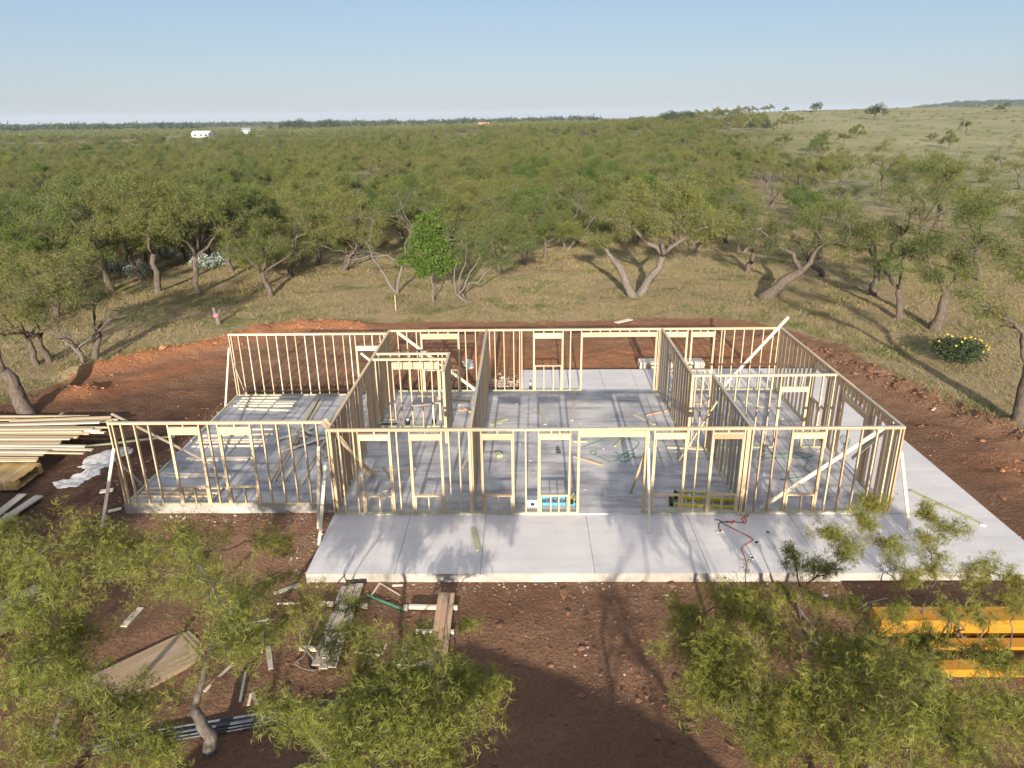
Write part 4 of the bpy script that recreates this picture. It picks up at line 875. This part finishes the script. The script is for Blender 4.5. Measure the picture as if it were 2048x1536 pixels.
def instancer(name, spots, meshes, label, scale):
    """one mass of scrub: points that carry whole shrub meshes"""
    cl = bpy.data.collections.new(name+'_shapes')
    for ms in meshes:
        tv, tf = as_arrays(ms[0]), None; parts = [m_ for m_ in ms if m_ is not None]
        Vs, Ls, Ts, Mi, n = [], [], [], [], 0
        for q, me in enumerate(parts):
            V, F = as_arrays(me); Vs.append(V); Ls.append(F+n); n += len(V)
            t = np.zeros(len(me.polygons), np.int32); me.polygons.foreach_get('loop_total', t); Ts.append(t); Mi.append(np.full(len(t), q, np.int32))
        me = bpy.data.meshes.new(name+'_shape'); V = np.concatenate(Vs); L_ = np.concatenate(Ls); T_ = np.concatenate(Ts)
        me.vertices.add(len(V)); me.vertices.foreach_set('co', V.ravel()); me.loops.add(len(L_)); me.loops.foreach_set('vertex_index', L_)
        me.polygons.add(len(T_)); st = np.zeros(len(T_), np.int32); st[1:] = np.cumsum(T_)[:-1]
        me.polygons.foreach_set('loop_start', st); me.polygons.foreach_set('loop_total', T_); me.polygons.foreach_set('material_index', np.concatenate(Mi)); me.polygons.foreach_set('use_smooth', np.concatenate(Mi) == 0); me.update()
        for p_ in parts: me.materials.append(p_.materials[0])
        cl.objects.link(bpy.data.objects.new('shrub_shape', me))
    S = np.array(spots); P = np.stack([S[:, 0], S[:, 1], ground_z(S[:, 0], S[:, 1])-.15], -1)
    pm = bpy.data.meshes.new(name); pm.vertices.add(len(P)); pm.vertices.foreach_set('co', P.astype(np.float32).ravel())
    o = tag(link(name, pm), label, kind='stuff')
    ng = bpy.data.node_groups.new(name, 'GeometryNodeTree'); ng.interface.new_socket('Geometry', in_out='INPUT', socket_type='NodeSocketGeometry'); ng.interface.new_socket('Geometry', in_out='OUTPUT', socket_type='NodeSocketGeometry')
    N = ng.nodes.new; gi = N('NodeGroupInput'); go = N('NodeGroupOutput'); ip = N('GeometryNodeInstanceOnPoints'); ci = N('GeometryNodeCollectionInfo'); rr = N('FunctionNodeRandomValue'); rs = N('FunctionNodeRandomValue')
    ci.inputs[0].default_value = cl; ci.inputs['Separate Children'].default_value = True; ci.inputs['Reset Children'].default_value = True
    rr.data_type = 'FLOAT_VECTOR'; rr.inputs[0].default_value = (0, 0, 0); rr.inputs[1].default_value = (.06, .06, 6.283)
    rs.data_type = 'FLOAT_VECTOR'; rs.inputs[0].default_value = (scale[0],)*3; rs.inputs[1].default_value = (scale[1],)*3; rs.inputs['Seed'].default_value = 5
    ip.inputs['Pick Instance'].default_value = True; lk = ng.links.new
    lk(gi.outputs[0], ip.inputs['Points']); lk(ci.outputs[0], ip.inputs['Instance']); lk(rr.outputs[0], ip.inputs['Rotation']); lk(rs.outputs[0], ip.inputs['Scale']); lk(ip.outputs[0], go.inputs[0])
    md = o.modifiers.new('scatter', 'NODES'); md.node_group = ng
    return o
SHAPES = PROT+PROT+[PROT_G]+THIN+THIN+BARE
instancer('scrub', cand[290:], SHAPES, 'dense olive scrub running back to the low ridge', (1.0, 1.5))
sp = []
while len(sp) < 5200:
    r = 250*math.exp(random.random()*math.log(1500/250)); az = random.uniform(-.80, .80)
    y = r/math.sqrt(1+az*az); x = az*y
    d = .95*(1-float(sstep(.10, .36, az+.05*math.sin(r*.03))))+.006
    if vnoise(np.array([x*.012]), np.array([y*.012]), 27)[0] > .54: d *= .12 if az < -.05 or r > 500 else .6
    if random.random() < d: sp.append((x, y))
mid_ = [q for q in sp if math.hypot(*q) < 620]; rest_ = [q for q in sp if math.hypot(*q) >= 620]
instancer('far_scrub', mid_, SHAPES, 'far scrub on the plain and along the ridge', (.8, 1.45))
merge('plain_scrub', rest_, [puff(110, .8, 2.6, .2, 3.8) for _ in range(4)], 'leaf_far', 'hazy scrub spread over the distant plain', (.7, 1.3))
sp = []
while len(sp) < 520:                        # low dry bushes on the open slope
    az = random.uniform(.26, .80); r = random.uniform(150, 560); y = r/math.sqrt(1+az*az); sp.append((az*y, y))
merge('slope_bushes', sp, [puff(110, .3, 1.1, 0, 1.0) for _ in range(4)], 'leaf_far', 'low bushes dotted over the open grassy slope', (.35, 1.1))
# far tree belts
sp = []
for k in range(900):
    az = random.uniform(-.80, -.28); r = random.choice([1350, 1500, 1900, 2600, 3600])*random.uniform(.96, 1.04)
    if r < 1700 and az > -.42: continue
    y = r/math.sqrt(1+az*az); sp.append((az*y, y))
for k in range(700):
    az = random.uniform(.40, .85); r = random.uniform(2300, 3300); y = r/math.sqrt(1+az*az); sp.append((az*y, y))
for k in range(260):
    az = random.uniform(-.3, .1); r = random.choice([1200, 1900, 2500])*random.uniform(.95, 1.05); y = r/math.sqrt(1+az*az); sp.append((az*y, y))
merge('tree_belt', sp, [puff(90, 3.6, 11, 0, 9) for _ in range(4)], 'leaf_dark', 'dark tree belts along the far horizon', (.7, 1.2))
def far_tree(px, py, r, s, lab, grp, mesh, mt='leaf_dark'):
    d = at(px, 700); az = d[0]/d[1]
    dd = AF*CF+AR*(px-1024)-AU*(py-768); dd /= np.hypot(dd[0], dd[1]); x, y = dd[0]*r, dd[1]*r
    root = thing('far_tree', lab, 'tree', (x, y, gz(x, y)-.2), grp); root.scale = (s, s, s); root.rotation_euler = (0, 0, random.uniform(0, 6))
    link('trunk', mesh[0], root); link('crown', mesh[1], root)
FT = []
for k in range(3):
    mb = MB(); mb.tube([(0, 0, -.5), (.1, 0, 1.5), (0, .1, 3.2)], [.3, .22, .12], 6)
    for q in range(4): mb.tube([(0, 0, 1.2+.3*q), (math.cos(q*1.7)*1.2, math.sin(q*1.7)*1.2, 2.8+.2*q)], [.14, .05], 4, False)
    Vs, Fs, n = [], [], 0
    for c, r in dome_clumps(9, 2.4, 1.8, 4.4, (.9, 1.3)):
        V, F = puff(110, .4, r, -.75*r, .75*r); Vs.append(V+np.array(c)); Fs.append(F+n); n += len(V)
    FT.append((mb.mesh('far_trunk', 'bark'), mesh_np('far_crown', np.concatenate(Vs), np.concatenate(Fs), 'leaf_dark')))
for px, r, s in [(565, 900, 2.2), (580, 900, 2.8), (596, 905, 3.1), (612, 900, 2.4), (640, 900, 2.6), (655, 905, 2.9), (670, 900, 2.5), (540, 900, 1.5)]:
    far_tree(px, 240, r, s, 'dark rounded tree in the grove beside the distant white house', 'grove by the distant house', FT[random.randrange(3)])
for px, r, s in [(1333, 440, 1.5), (1346, 445, 1.6), (1362, 440, 1.3), (1378, 445, 1.4)]:
    far_tree(px, 225, r, s, 'tree in the small clump standing against the sky on the ridge', 'clump of trees on the ridge', FT[random.randrange(3)])
for px, r, s, lab in [(1752, 420, 1.7, 'lone dark tree on the crest of the grassy slope'), (1631, 500, 1.3, 'small round tree on the skyline of the grassy slope'), (1505, 330, .8, 'dark round bush high on the grassy slope'), (1535, 320, .9, 'low wide bush high on the grassy slope')]:
    far_tree(px, 230, r, s, lab, None, FT[random.randrange(3)])

# ------------------------------------------------------------------ foreground mesquites (seen from above)
def px_clumps(lst, base): return [(at(x, y, z)-np.array([base[0], base[1], base[2]]), r) for x, y, z, r in lst]
def near_tree(label, base_px, lst, r0, fork, nleaf, seed_scale=1., stems=1, zb=-.3, mats=('bark_near', 'leaf_near'), sub=10, twigs=7, lsize=.11):
    b = at(*base_px, zb); b[2] = gz(b[0], b[1])
    ms = tree_mesh(px_clumps(lst, b), r0, fork, 'frond', max(1, round(nleaf*.62)), lsize, sub, twigs, 8, name='near', mats=mats, stems=stems, droop=.25)
    return plant_tree('mesquite_tree', ms, label, 'tree', tuple(b))
near_tree('feathery mesquite spreading over the dirt before the side room wall', (425, 1500),
    [(50, 1120, 3.3, .8), (150, 1090, 3.5, .85), (250, 1150, 3.6, .85), (345, 1065, 3.0, .8), (330, 1150, 3.7, .85), (120, 1190, 3.5, .8), (430, 1190, 3.9, .85), (400, 1100, 3.0, .6), (545, 1085, 2.6, .55), (530, 1180, 3.1, .65), (420, 1280, 4.0, .8), (500, 1290, 3.4, .6), (30, 1230, 3.2, .7), (240, 1090, 3.0, .55)], .13, (-.2, 0, 1.0), 20)
near_tree('low mesquite at the timber bundle with grey bare twigs', (90, 1640),
    [(60, 1330, 3.0, .7), (180, 1430, 3.1, .8), (60, 1420, 3.3, .8), (290, 1395, 2.8, .55), (250, 1500, 3.0, .7), (90, 1510, 3.2, .7), (340, 1500, 2.6, .6), (170, 1330, 2.4, .5)], .11, (0, .2, .9), 18)
near_tree('dense mesquite standing before the dark shed shadow', (690, 1690),
    [(780, 1340, 3.0, .75), (860, 1360, 3.1, .7), (950, 1390, 2.8, .55), (720, 1420, 3.3, .8), (820, 1440, 3.4, .85), (920, 1470, 3.2, .7), (640, 1460, 3.0, .65), (690, 1520, 3.4, .75), (860, 1530, 3.3, .75), (560, 1430, 2.6, .5), (970, 1375, 2.4, .35)], .12, (.1, .2, 1.1), 26)
near_tree('small sparse mesquite growing among the weathered planks', (660, 1340),
    [(620, 1180, 1.7, .42), (670, 1200, 1.8, .45), (720, 1215, 1.7, .45), (610, 1270, 2.0, .5), (690, 1270, 2.0, .5), (660, 1310, 1.8, .45), (560, 1240, 1.6, .45), (730, 1290, 1.4, .35)], .05, (0, .1, .4), 8, stems=3)
near_tree('slender sapling by the reddish planks with few leaves', (850, 1370), [(840, 1260, 1.1, .3), (880, 1280, 1.2, .35), (940, 1250, 1.0, .25), (820, 1300, 1.2, .3), (900, 1330, 1.4, .4)], .03, (0, .05, .3), 7, stems=2)
near_tree('feathery mesquite beside the tall tree shadow on the dirt', (1495, 1480),
    [(1370, 1240, 2.6, .55), (1440, 1215, 2.7, .6), (1500, 1190, 2.5, .55), (1540, 1260, 3.0, .7), (1380, 1320, 2.8, .6), (1450, 1310, 3.1, .65), (1540, 1350, 3.3, .7), (1400, 1400, 2.8, .5), (1510, 1450, 3.1, .65), (1600, 1430, 3.2, .6), (1430, 1370, 3.0, .5)], .10, (0, 0, .9), 22)
near_tree('wide mesquite with grey forked limbs over the yellow beams', (1725, 1580),
    [(1650, 1310, 3.1, .7), (1740, 1270, 3.1, .75), (1720, 1350, 3.4, .75), (1830, 1340, 3.4, .8), (1640, 1400, 3.2, .65), (1750, 1430, 3.5, .8), (1860, 1430, 3.4, .75), (1950, 1410, 3.1, .65), (1680, 1500, 3.2, .7), (1810, 1510, 3.5, .75), (1920, 1500, 3.2, .7), (1850, 1270, 2.6, .5), (2030, 1440, 3.0, .6), (1560, 1510, 2.8, .55), (2020, 1330, 2.6, .45)], .13, (.1, 0, 1.0), 22, stems=2)
near_tree('thin dark-stemmed mesquite standing out against the pale porch', (1655, 1290),
    [(1590, 1110, 1.7, .5), (1650, 1060, 2.2, .5), (1700, 1100, 2.0, .5), (1730, 1040, 2.5, .5), (1790, 1100, 2.0, .5), (1660, 1130, 1.6, .45), (1755, 1010, 2.6, .45)], .05, (0, .1, .7), 14, stems=2, mats=('bark', 'leaf_near'))
near_tree('airy mesquite with crooked stems by the porch corner', (1880, 1290),
    [(1850, 1080, 1.9, .45), (1900, 1060, 2.1, .45), (1870, 1130, 1.6, .45), (1800, 1160, 1.5, .45), (1940, 1150, 1.5, .45), (1990, 1140, 1.4, .45), (2035, 1165, 1.3, .4), (1850, 1020, 2.3, .3)], .045, (0, .1, .6), 12, stems=3, mats=('bark', 'leaf_near'))
near_tree('low twiggy mesquite along the dirt before the porch corner', (1990, 1330), [(1960, 1230, 1.2, .4), (2030, 1210, 1.2, .4), (1900, 1220, 1.3, .4), (1620, 1200, 1.2, .4), (1560, 1190, 1.0, .35), (1680, 1220, 1.4, .45), (1780, 1220, 1.4, .45)], .04, (0, .1, .4), 9, stems=3)
near_tree('bare thorny twigs standing beside the weathered planks on the dirt', (40, 1085), [(30, 1040, .9, .4), (80, 1050, .8, .4), (60, 1075, .7, .4)], .035, (0, 0, .25), 1, stems=3)
near_tree('drooping mesquite reaching over the timber bundle', (-160, 1300), [(20, 1150, 2.5, .7), (90, 1240, 2.6, .7), (150, 1290, 2.4, .6), (-60, 1200, 2.8, .8), (60, 1330, 2.6, .7), (10, 1060, 2.0, .6)], .10, (.2, 0, .9), 18)

# trees standing beside and behind the viewpoint: their shadows fall over the porch
for k, (x, y, s, ms, lab) in enumerate([(-4.6, -2.5, 1.75, BARE[1], 'tall bare tree left of the shed'), (4.6, .5, 1.85, BARE[1], 'tall bare tree right of the shed'), (-14.0, 4.0, 1.5, PROT[2], 'dense mesquite left of the timber bundle'), (-17.5, 8.5, 1.35, PROT[1], 'dense mesquite beyond the timber bundle'), (2.7, -1.0, 1.7, BARE[0], 'bare tree beside the shed')]):
    plant_tree('mesquite_tree' if ms not in BARE else 'bare_tree', ms, lab, 'tree', (x, y, gz(x, y)-.1), k*1.3, s)
# unseen shed, added and shaped to cast the big shadow on the dirt
xs = np.linspace(-7.2, 3.75, 15); zs = 2.90-.12*(np.abs(xs+1.6))**1.2-.10*np.clip((np.abs(xs+1.75)-5.0)/.5, 0, 1)
root = thing('shadow_shed', 'unseen curved-roof shed added to cast the big shadow on the dirt', 'shed', (-1.7, -1.0, gz(-1.7, -1)))
V = []; F4 = []
for yy in (-4., 1.9):
    for x, z in zip(xs, zs): V.append((x, yy, z))
for i in range(14): F4.append([i, i+1, i+16, i+15])
o = link('roof', mesh_np('roof', np.array(V)-np.array(root.location), np.array(F4), 'galv', smooth=True), root); so = o.modifiers.new('s', 'SOLIDIFY'); so.thickness = .05
for yy in (-3.9, 1.8):
    V = []; F4 = []
    for x, z in zip(xs, zs): V += [(x, yy, -.6), (x, yy, z-.03)]
    for i in range(14): F4.append([2*i, 2*i+2, 2*i+3, 2*i+1])
    link('end_wall', mesh_np('end_wall', np.array(V)-np.array(root.location), np.array(F4), 'galv'), root)
for xx, z in ((xs[0]+.05, zs[0]), (xs[-1]-.05, zs[-1])): MB().box(xx-.03, xx+.03, -3.9, 1.8, -.6, z-.04).build('side_wall', 'galv', root)

# ------------------------------------------------------------------ plants on the ground
def flower_plant(name, label, cat, loc, R, h, n, leafmat, petal, nf, fs, group=None, ls=.13):
    root = thing(name, label, cat, loc, group)
    P = rng.normal(size=(n, 3)); P /= np.linalg.norm(P, axis=1)[:, None]; P *= rng.uniform(.4, 1, n)[:, None]; P = P*np.array([R, R, h/2])+np.array([0, 0, h/2])
    V, F = scatter(OVAL_V, BLADE_F, P, rand_rot(n), ls*rng.uniform(.6, 1.4, n)); link('leaves', mesh_np('leaves', V, F, leafmat), root)
    mb = MB()
    for k in range(7): a = k*.9; mb.tube([(0, 0, -.05), (math.cos(a)*R*.5, math.sin(a)*R*.5, h*.8)], [.015, .008], 3, False)
    link('stems', mb.mesh('stems', 'bark'), root)
    Q = rng.normal(size=(nf, 3)); Q[:, 2] = np.abs(Q[:, 2])+.25; Q /= np.linalg.norm(Q, axis=1)[:, None]; Q = Q*np.array([R, R, h*.55])*1.03+np.array([0, 0, h*.5])
    V, F = scatter(OVAL_V*np.array([1, 1.6, 1]), BLADE_F, Q, rand_rot(nf), fs*rng.uniform(.7, 1.3, nf)); link('flowers', mesh_np('flowers', V, F, petal), root)['kind'] = 'stuff'
    return root
fl = None
for px, py in [(340, 508), (352, 500), (364, 508), (378, 516), (362, 494), (392, 530), (405, 528), (420, 532), (430, 522), (440, 526), (412, 512), (460, 510), (470, 520), (452, 500), (500, 510), (515, 505), (530, 512), (545, 500), (556, 506), (570, 498), (580, 505), (596, 500), (610, 498), (626, 492), (640, 490), (210, 540), (225, 532), (240, 540), (262, 545), (280, 538), (292, 542), (150, 525), (170, 530), (90, 535), (60, 525)]:
    p = at(px, py+10, -.2)
    if fl is None: fl = flower_plant('white_flower_plant', 'grey-green plant topped with white flowers under the trees', 'plant', (p[0], p[1], gz(p[0], p[1])), .62, 1.0, 260, 'frost', 'petal_white', 48, .085, 'white flower plants under the trees')
    else: copy_tree(fl, (p[0], p[1], gz(p[0], p[1])), rng.uniform(0, 6), rng.uniform(.7, 1.25))
p = at(1912, 725, -.2); flower_plant('flower_bush', 'dark green bush dotted with yellow flowers beside the dirt track', 'bush', (p[0], p[1], gz(p[0], p[1])), 1.3, 1.2, 2600, 'leaf_dark', 'petal_yellow', 45, .085, None, .12)
p = at(60, 1345, -.2); flower_plant('leafy_weed', 'bright green broad-leaved weed near the plywood stack', 'weed', (p[0], p[1], gz(p[0], p[1])), .5, .4, 500, 'leaf_broad', 'leaf_broad', 5, .1, None, .16)
p = at(438, 652, -.2); mb = MB(); root = thing('wrapped_stump', 'grey stump tied with a pink ribbon at the edge of the grass', 'stump', (p[0], p[1], gz(p[0], p[1])))
L = root.location; mb.tube(wiggle(np.array([L.x, L.y, L.z-.1]), np.array([L.x-.15, L.y, L.z+1.0]), 6, .12), np.linspace(.16, .09, 6), 7); mb.tube(wiggle(np.array([L.x-.05, L.y, L.z+.4]), np.array([L.x+.2, L.y, L.z+.9]), 4, .1), np.linspace(.07, .03, 4), 5); mb.build('trunk', 'bark_dead', root, True)
MB().tube([(L.x-.06, L.y, L.z+.45), (L.x-.09, L.y, L.z+.62)], .17, 8).build('ribbon', 'pink', root, True)

# grass: blades over the clearing
def grass_pts(n, xr, yr, keep):
    x = rng.uniform(*xr, n); y = rng.uniform(*yr, n); k = keep(x, y); return x[k], y[k]
def grass(name, n, xr, yr, keep, h, mat, label, per=4):
    x, y = grass_pts(n, xr, yr, keep); x = np.repeat(x, per)+rng.normal(size=len(x)*per)*.05; y = np.repeat(y, per)+rng.normal(size=len(y)*per)*.05
    z = ground_z(x, y)-.01; P = np.stack([x, y, z], -1); m_ = len(P)
    d = rng.normal(size=(m_, 3))*.55; d[:, 2] = 1; s = rng.normal(size=(m_, 3)); s[:, 2] = 0; s /= np.linalg.norm(s, axis=1)[:, None]
    hh = h*rng.uniform(.5, 1.4, m_)[:, None]; w = s*.014
    V = np.stack([P-w, P+w, P+d*hh], 1).reshape(-1, 3)
    return tag(link(name, mesh_np(name, V, np.arange(m_*3).reshape(-1, 3), mat)), label, kind='stuff')
def vis(x, y): return (np.abs(x) < .76*y+3)
keep = lambda x, y: vis(x, y) & (pad_sd(x, y) < -.2+1.6*(fbm(x*.8, y*.8, 3, 91)-.55)) & (fbm(x*.5, y*.5, 3, 93) > .33)
grass('grass', 95000, (-55, 55), (16, 74), keep, .17, 'grass', 'dry straw coloured grass over the clearing')
keepw = lambda x, y: vis(x, y) & (pad_sd(x, y) < .4) & ((fbm(x*.45, y*.45, 3, 97) > .58) | ((seg_dist(x, y, [(16.8, 31.5), (18.2, 27), (20.5, 22)]) < 1.2) & (fbm(x*1.5, y*1.5, 2, 98) > .4)))
grass('green_grass', 60000, (-55, 55), (16, 74), keepw, .20, 'weed', 'green weedy grass patches in the clearing')

# ------------------------------------------------------------------ clods, rubble, powder heap
ICO = np.array([[0, 0, 1], [.89, 0, .45], [.28, .85, .45], [-.72, .53, .45], [-.72, -.53, .45], [.28, -.85, .45], [.72, .53, -.45], [-.28, .85, -.45], [-.89, 0, -.45], [-.28, -.85, -.45], [.72, -.53, -.45], [0, 0, -1]])
ICF = np.array([[0, 1, 2], [0, 2, 3], [0, 3, 4], [0, 4, 5], [0, 5, 1], [1, 6, 2], [2, 7, 3], [3, 8, 4], [4, 9, 5], [5, 10, 1], [6, 7, 2], [7, 8, 3], [8, 9, 4], [9, 10, 5], [10, 6, 1], [11, 7, 6], [11, 8, 7], [11, 9, 8], [11, 10, 9], [11, 6, 10]])
def clods(name, pts, size, mat, label):
    x, y = np.array(pts).T; z = ground_z(x, y); n = len(x); s = size*np.exp(rng.normal(size=n)*.55)
    V = ICO[None]*(1+rng.normal(size=(n, 12, 1))*.34)*(s[:, None, None]*np.stack([rng.uniform(.7, 1.4, n), rng.uniform(.7, 1.4, n), rng.uniform(.35, .6, n)], -1)[:, None])
    V = V+np.stack([x, y, z+s*.2], -1)[:, None]; F = (ICF[None]+np.arange(n)[:, None, None]*12).reshape(-1, 3)
    return tag(link(name, mesh_np(name, V.reshape(-1, 3), F, mat)), label, kind='stuff')
def along(pl, n, w):
    out = []
    for k in range(n):
        i = random.randrange(len(pl)-1); t = random.random(); a, b = pl[i], pl[i+1]; out.append((a[0]+(b[0]-a[0])*t+random.gauss(0, w), a[1]+(b[1]-a[1])*t+random.gauss(0, w)))
    return out
clods('dirt_clods', along(BERM_R, 900, .55)+along([(14.6, 33), (15.5, 24), (17.5, 19)], 260, .8)+along([(-6, 15.2), (13, 15.2)], 420, .45)+along([(-4, 13), (8, 11.5)], 1500, 1.4)+along([(-13.5, 29), (-13, 20), (-6, 18.6)], 300, .6)+along([(-12, 30), (-1, 30.2)], 500, .6)+along([(-10, 12), (-4, 13)], 200, 2), .022, 'clod', 'brown dirt clods strewn over the building pad')
clods('ridge_clods', along(BERM_R, 800, .5)+along([(15.8, 33.5), (16.8, 29.5)], 260, .5), .04, 'clod', 'heavy dirt clods heaped along the graded ridge')
clods('orange_clods', along(BERM_L, 900, .5)+along([(-20.3, 30), (-19.4, 30)], 160, .35)+along([(16.6, 22.3), (17.6, 21.6)], 60, .5)+along([(15.6, 25.2), (16.4, 25)], 40, .3), .026, 'clod_orange', 'orange clods along the fresh dirt bank')
clods('rubble', along([(-6, 15.7), (13.5, 15.7)], 520, .16)+along([(-12.4, 19.2), (-6, 19.2)], 380, .18)+along([(-6.1, 18.4), (-6.2, 16.2)], 160, .25)+along([(-1, 30.3), (-4, 30.5)], 240, .55)+along([(3.2, 32.7), (4, 32.7)], 30, .2)+along([(-12.8, 20), (-12.8, 29)], 260, .22)+along([(.5, 14), (3.5, 13)], 110, .8)+along([(14.2, 17), (14.3, 31)], 120, .25), .011, 'rubble', 'pale concrete crumbs along the slab edges')
def powder_heap(name, label, poly, hgt, mat):
    """a low heap traced on the ground"""
    pl = [tuple(at(x, y, -.28)[:2]) for x, y in poly]; xs_, ys_ = zip(*pl); n = 46
    gx_, gy_ = np.linspace(min(xs_)-.1, max(xs_)+.1, n), np.linspace(min(ys_)-.1, max(ys_)+.1, n); A, B = np.meshgrid(gx_, gy_)
    d = seg_dist(A, B, pl+pl[:1]); ins = in_poly(A, B, pl); d = np.where(ins, d, -d)+.7*(fbm(A*2.4, B*2.4, 4, 7)-.5)
    C = ground_z(A, B)+np.where(d > 0, hgt*(1-np.exp(-np.maximum(d, 0)*3))*(.55+.5*fbm(A*5, B*5, 4, 3)), d*.25-.03)+.006
    i = (np.arange(n-1)[:, None]*n+np.arange(n-1)[None]).ravel(); ok = (d.ravel()[i] > -.15); i = i[ok]
    me = mesh_np(name, np.stack([A, B, C], -1).reshape(-1, 3), np.stack([i, i+1, i+n+1, i+n], -1), mat, smooth=True)
    return tag(link(name, me), label, 'heap')
powder_heap('powder_heap', 'low spill of white powder on the dirt beside the side room', [(101, 962), (112, 977), (135, 976), (170, 962), (215, 938), (240, 920), (262, 905), (262, 890), (238, 902), (205, 903), (180, 913), (160, 928), (155, 945), (130, 955)], .05, 'lime')
powder_heap('mortar_heap', 'small white mortar spill behind the back wall', [(925, 722), (935, 715), (946, 722), (944, 735), (930, 738)], .10, 'lime')
clods('spill_rubble', along([(-1.3, 30.2), (-.7, 30.9), (-1.0, 31.6)], 380, .38)+along([(-1.2, 29.7), (-.4, 29.7)], 120, .12), .035, 'rubble_warm', 'broken pale concrete spill behind the back wall beside the patio')

# ------------------------------------------------------------------ far buildings and poles
def far_pos(px, r):
    dd = AF*CF+AR*(px-1024); dd /= np.hypot(dd[0], dd[1]); return dd[0]*r, dd[1]*r
def far_house(label, px, r, w, h, dpt, mats, rh=.3):
    x, y = far_pos(px, r); z = gz(x, y)-.5; root = thing('far_house', label, 'building', (x, y, z))
    MB().box(x-w/2, x+w/2, y-dpt/2, y+dpt/2, z, z+h).build('wall', mats[0], root)
    V = np.array([[x-w/2-.5, y-dpt/2-.5, z+h], [x+w/2+.5, y-dpt/2-.5, z+h], [x+w/2+.5, y+dpt/2+.5, z+h], [x-w/2-.5, y+dpt/2+.5, z+h], [x-w/2-.3, y, z+h+dpt*rh], [x+w/2+.3, y, z+h+dpt*rh]])-np.array(root.location)
    link('roof', mesh_np('roof', V, [np.array([[0, 1, 5, 4], [2, 3, 4, 5]]), np.array([[1, 2, 5], [3, 0, 4]])], mats[1]), root)
    for k in (-.3, .05, .35): MB().box(x+w*k-.9, x+w*k+.9, y-dpt/2-.08, y-dpt/2-.01, z+1.2, z+2.6).build('window', 'black_plastic', root)
far_house('long low white building far out on the plain', 480, 640, 13, 3.0, 9, ('white_wall', 'white_wall'), .22)
far_house('small white house in front of the distant grove', 560, 880, 10, 3.6, 8, ('white_wall', 'galv'))
far_house('pale house on the far hill beyond the slope', 1981, 1900, 16, 12, 14, ('grey_wall', 'white_wall'), .15)
far_house('reddish cabin on the distant crest', 980, 760, 11, 3, 8, ('red_wall', 'red_wall'))
for px, top, r, lab in [(1677, 206, 300, 'tall wooden utility pole in the middle of the grassy slope'), (1628, 218, 330, 'wooden utility pole beside the scrub on the slope'), (1828, 222, 215, 'wooden utility pole nearest the open grass')]:
    x, y = far_pos(px, r); z = gz(x, y); tz = CH - (np.hypot(x, y))*math.tan(CP+math.atan((top-768+(px-1024)*.012)/CF)); root = thing('utility_pole', lab, 'utility pole', (x, y, z-.3), 'utility poles on the slope')
    MB().tube([(x, y, z-.3), (x, y, max(tz, z+7))], [.17, .12], 8).build('pole', 'bark_dead', root); MB().box(x-.9, x+.9, y-.06, y+.06, max(tz, z+7)-.6, max(tz, z+7)-.45).build('crossarm', 'bark_dead', root)

# ------------------------------------------------------------------ air
hz = NT('haze'); hz.n.remove(hz.b); pv = hz.new('VolumePrincipled', {'Color': (.80, .88, 1., 1), 'Density': .00009, 'Anisotropy': 0.})
hz.t.links.new(pv.outputs[0], hz.n['Material Output'].inputs['Volume']); MAT['haze'] = hz.m
tag(link('haze', mesh_np('haze', box_v(-7200, 7200, -400, 7200, -14, 75), BOXF, 'haze')), 'thin pale haze over the plain', kind='stuff')
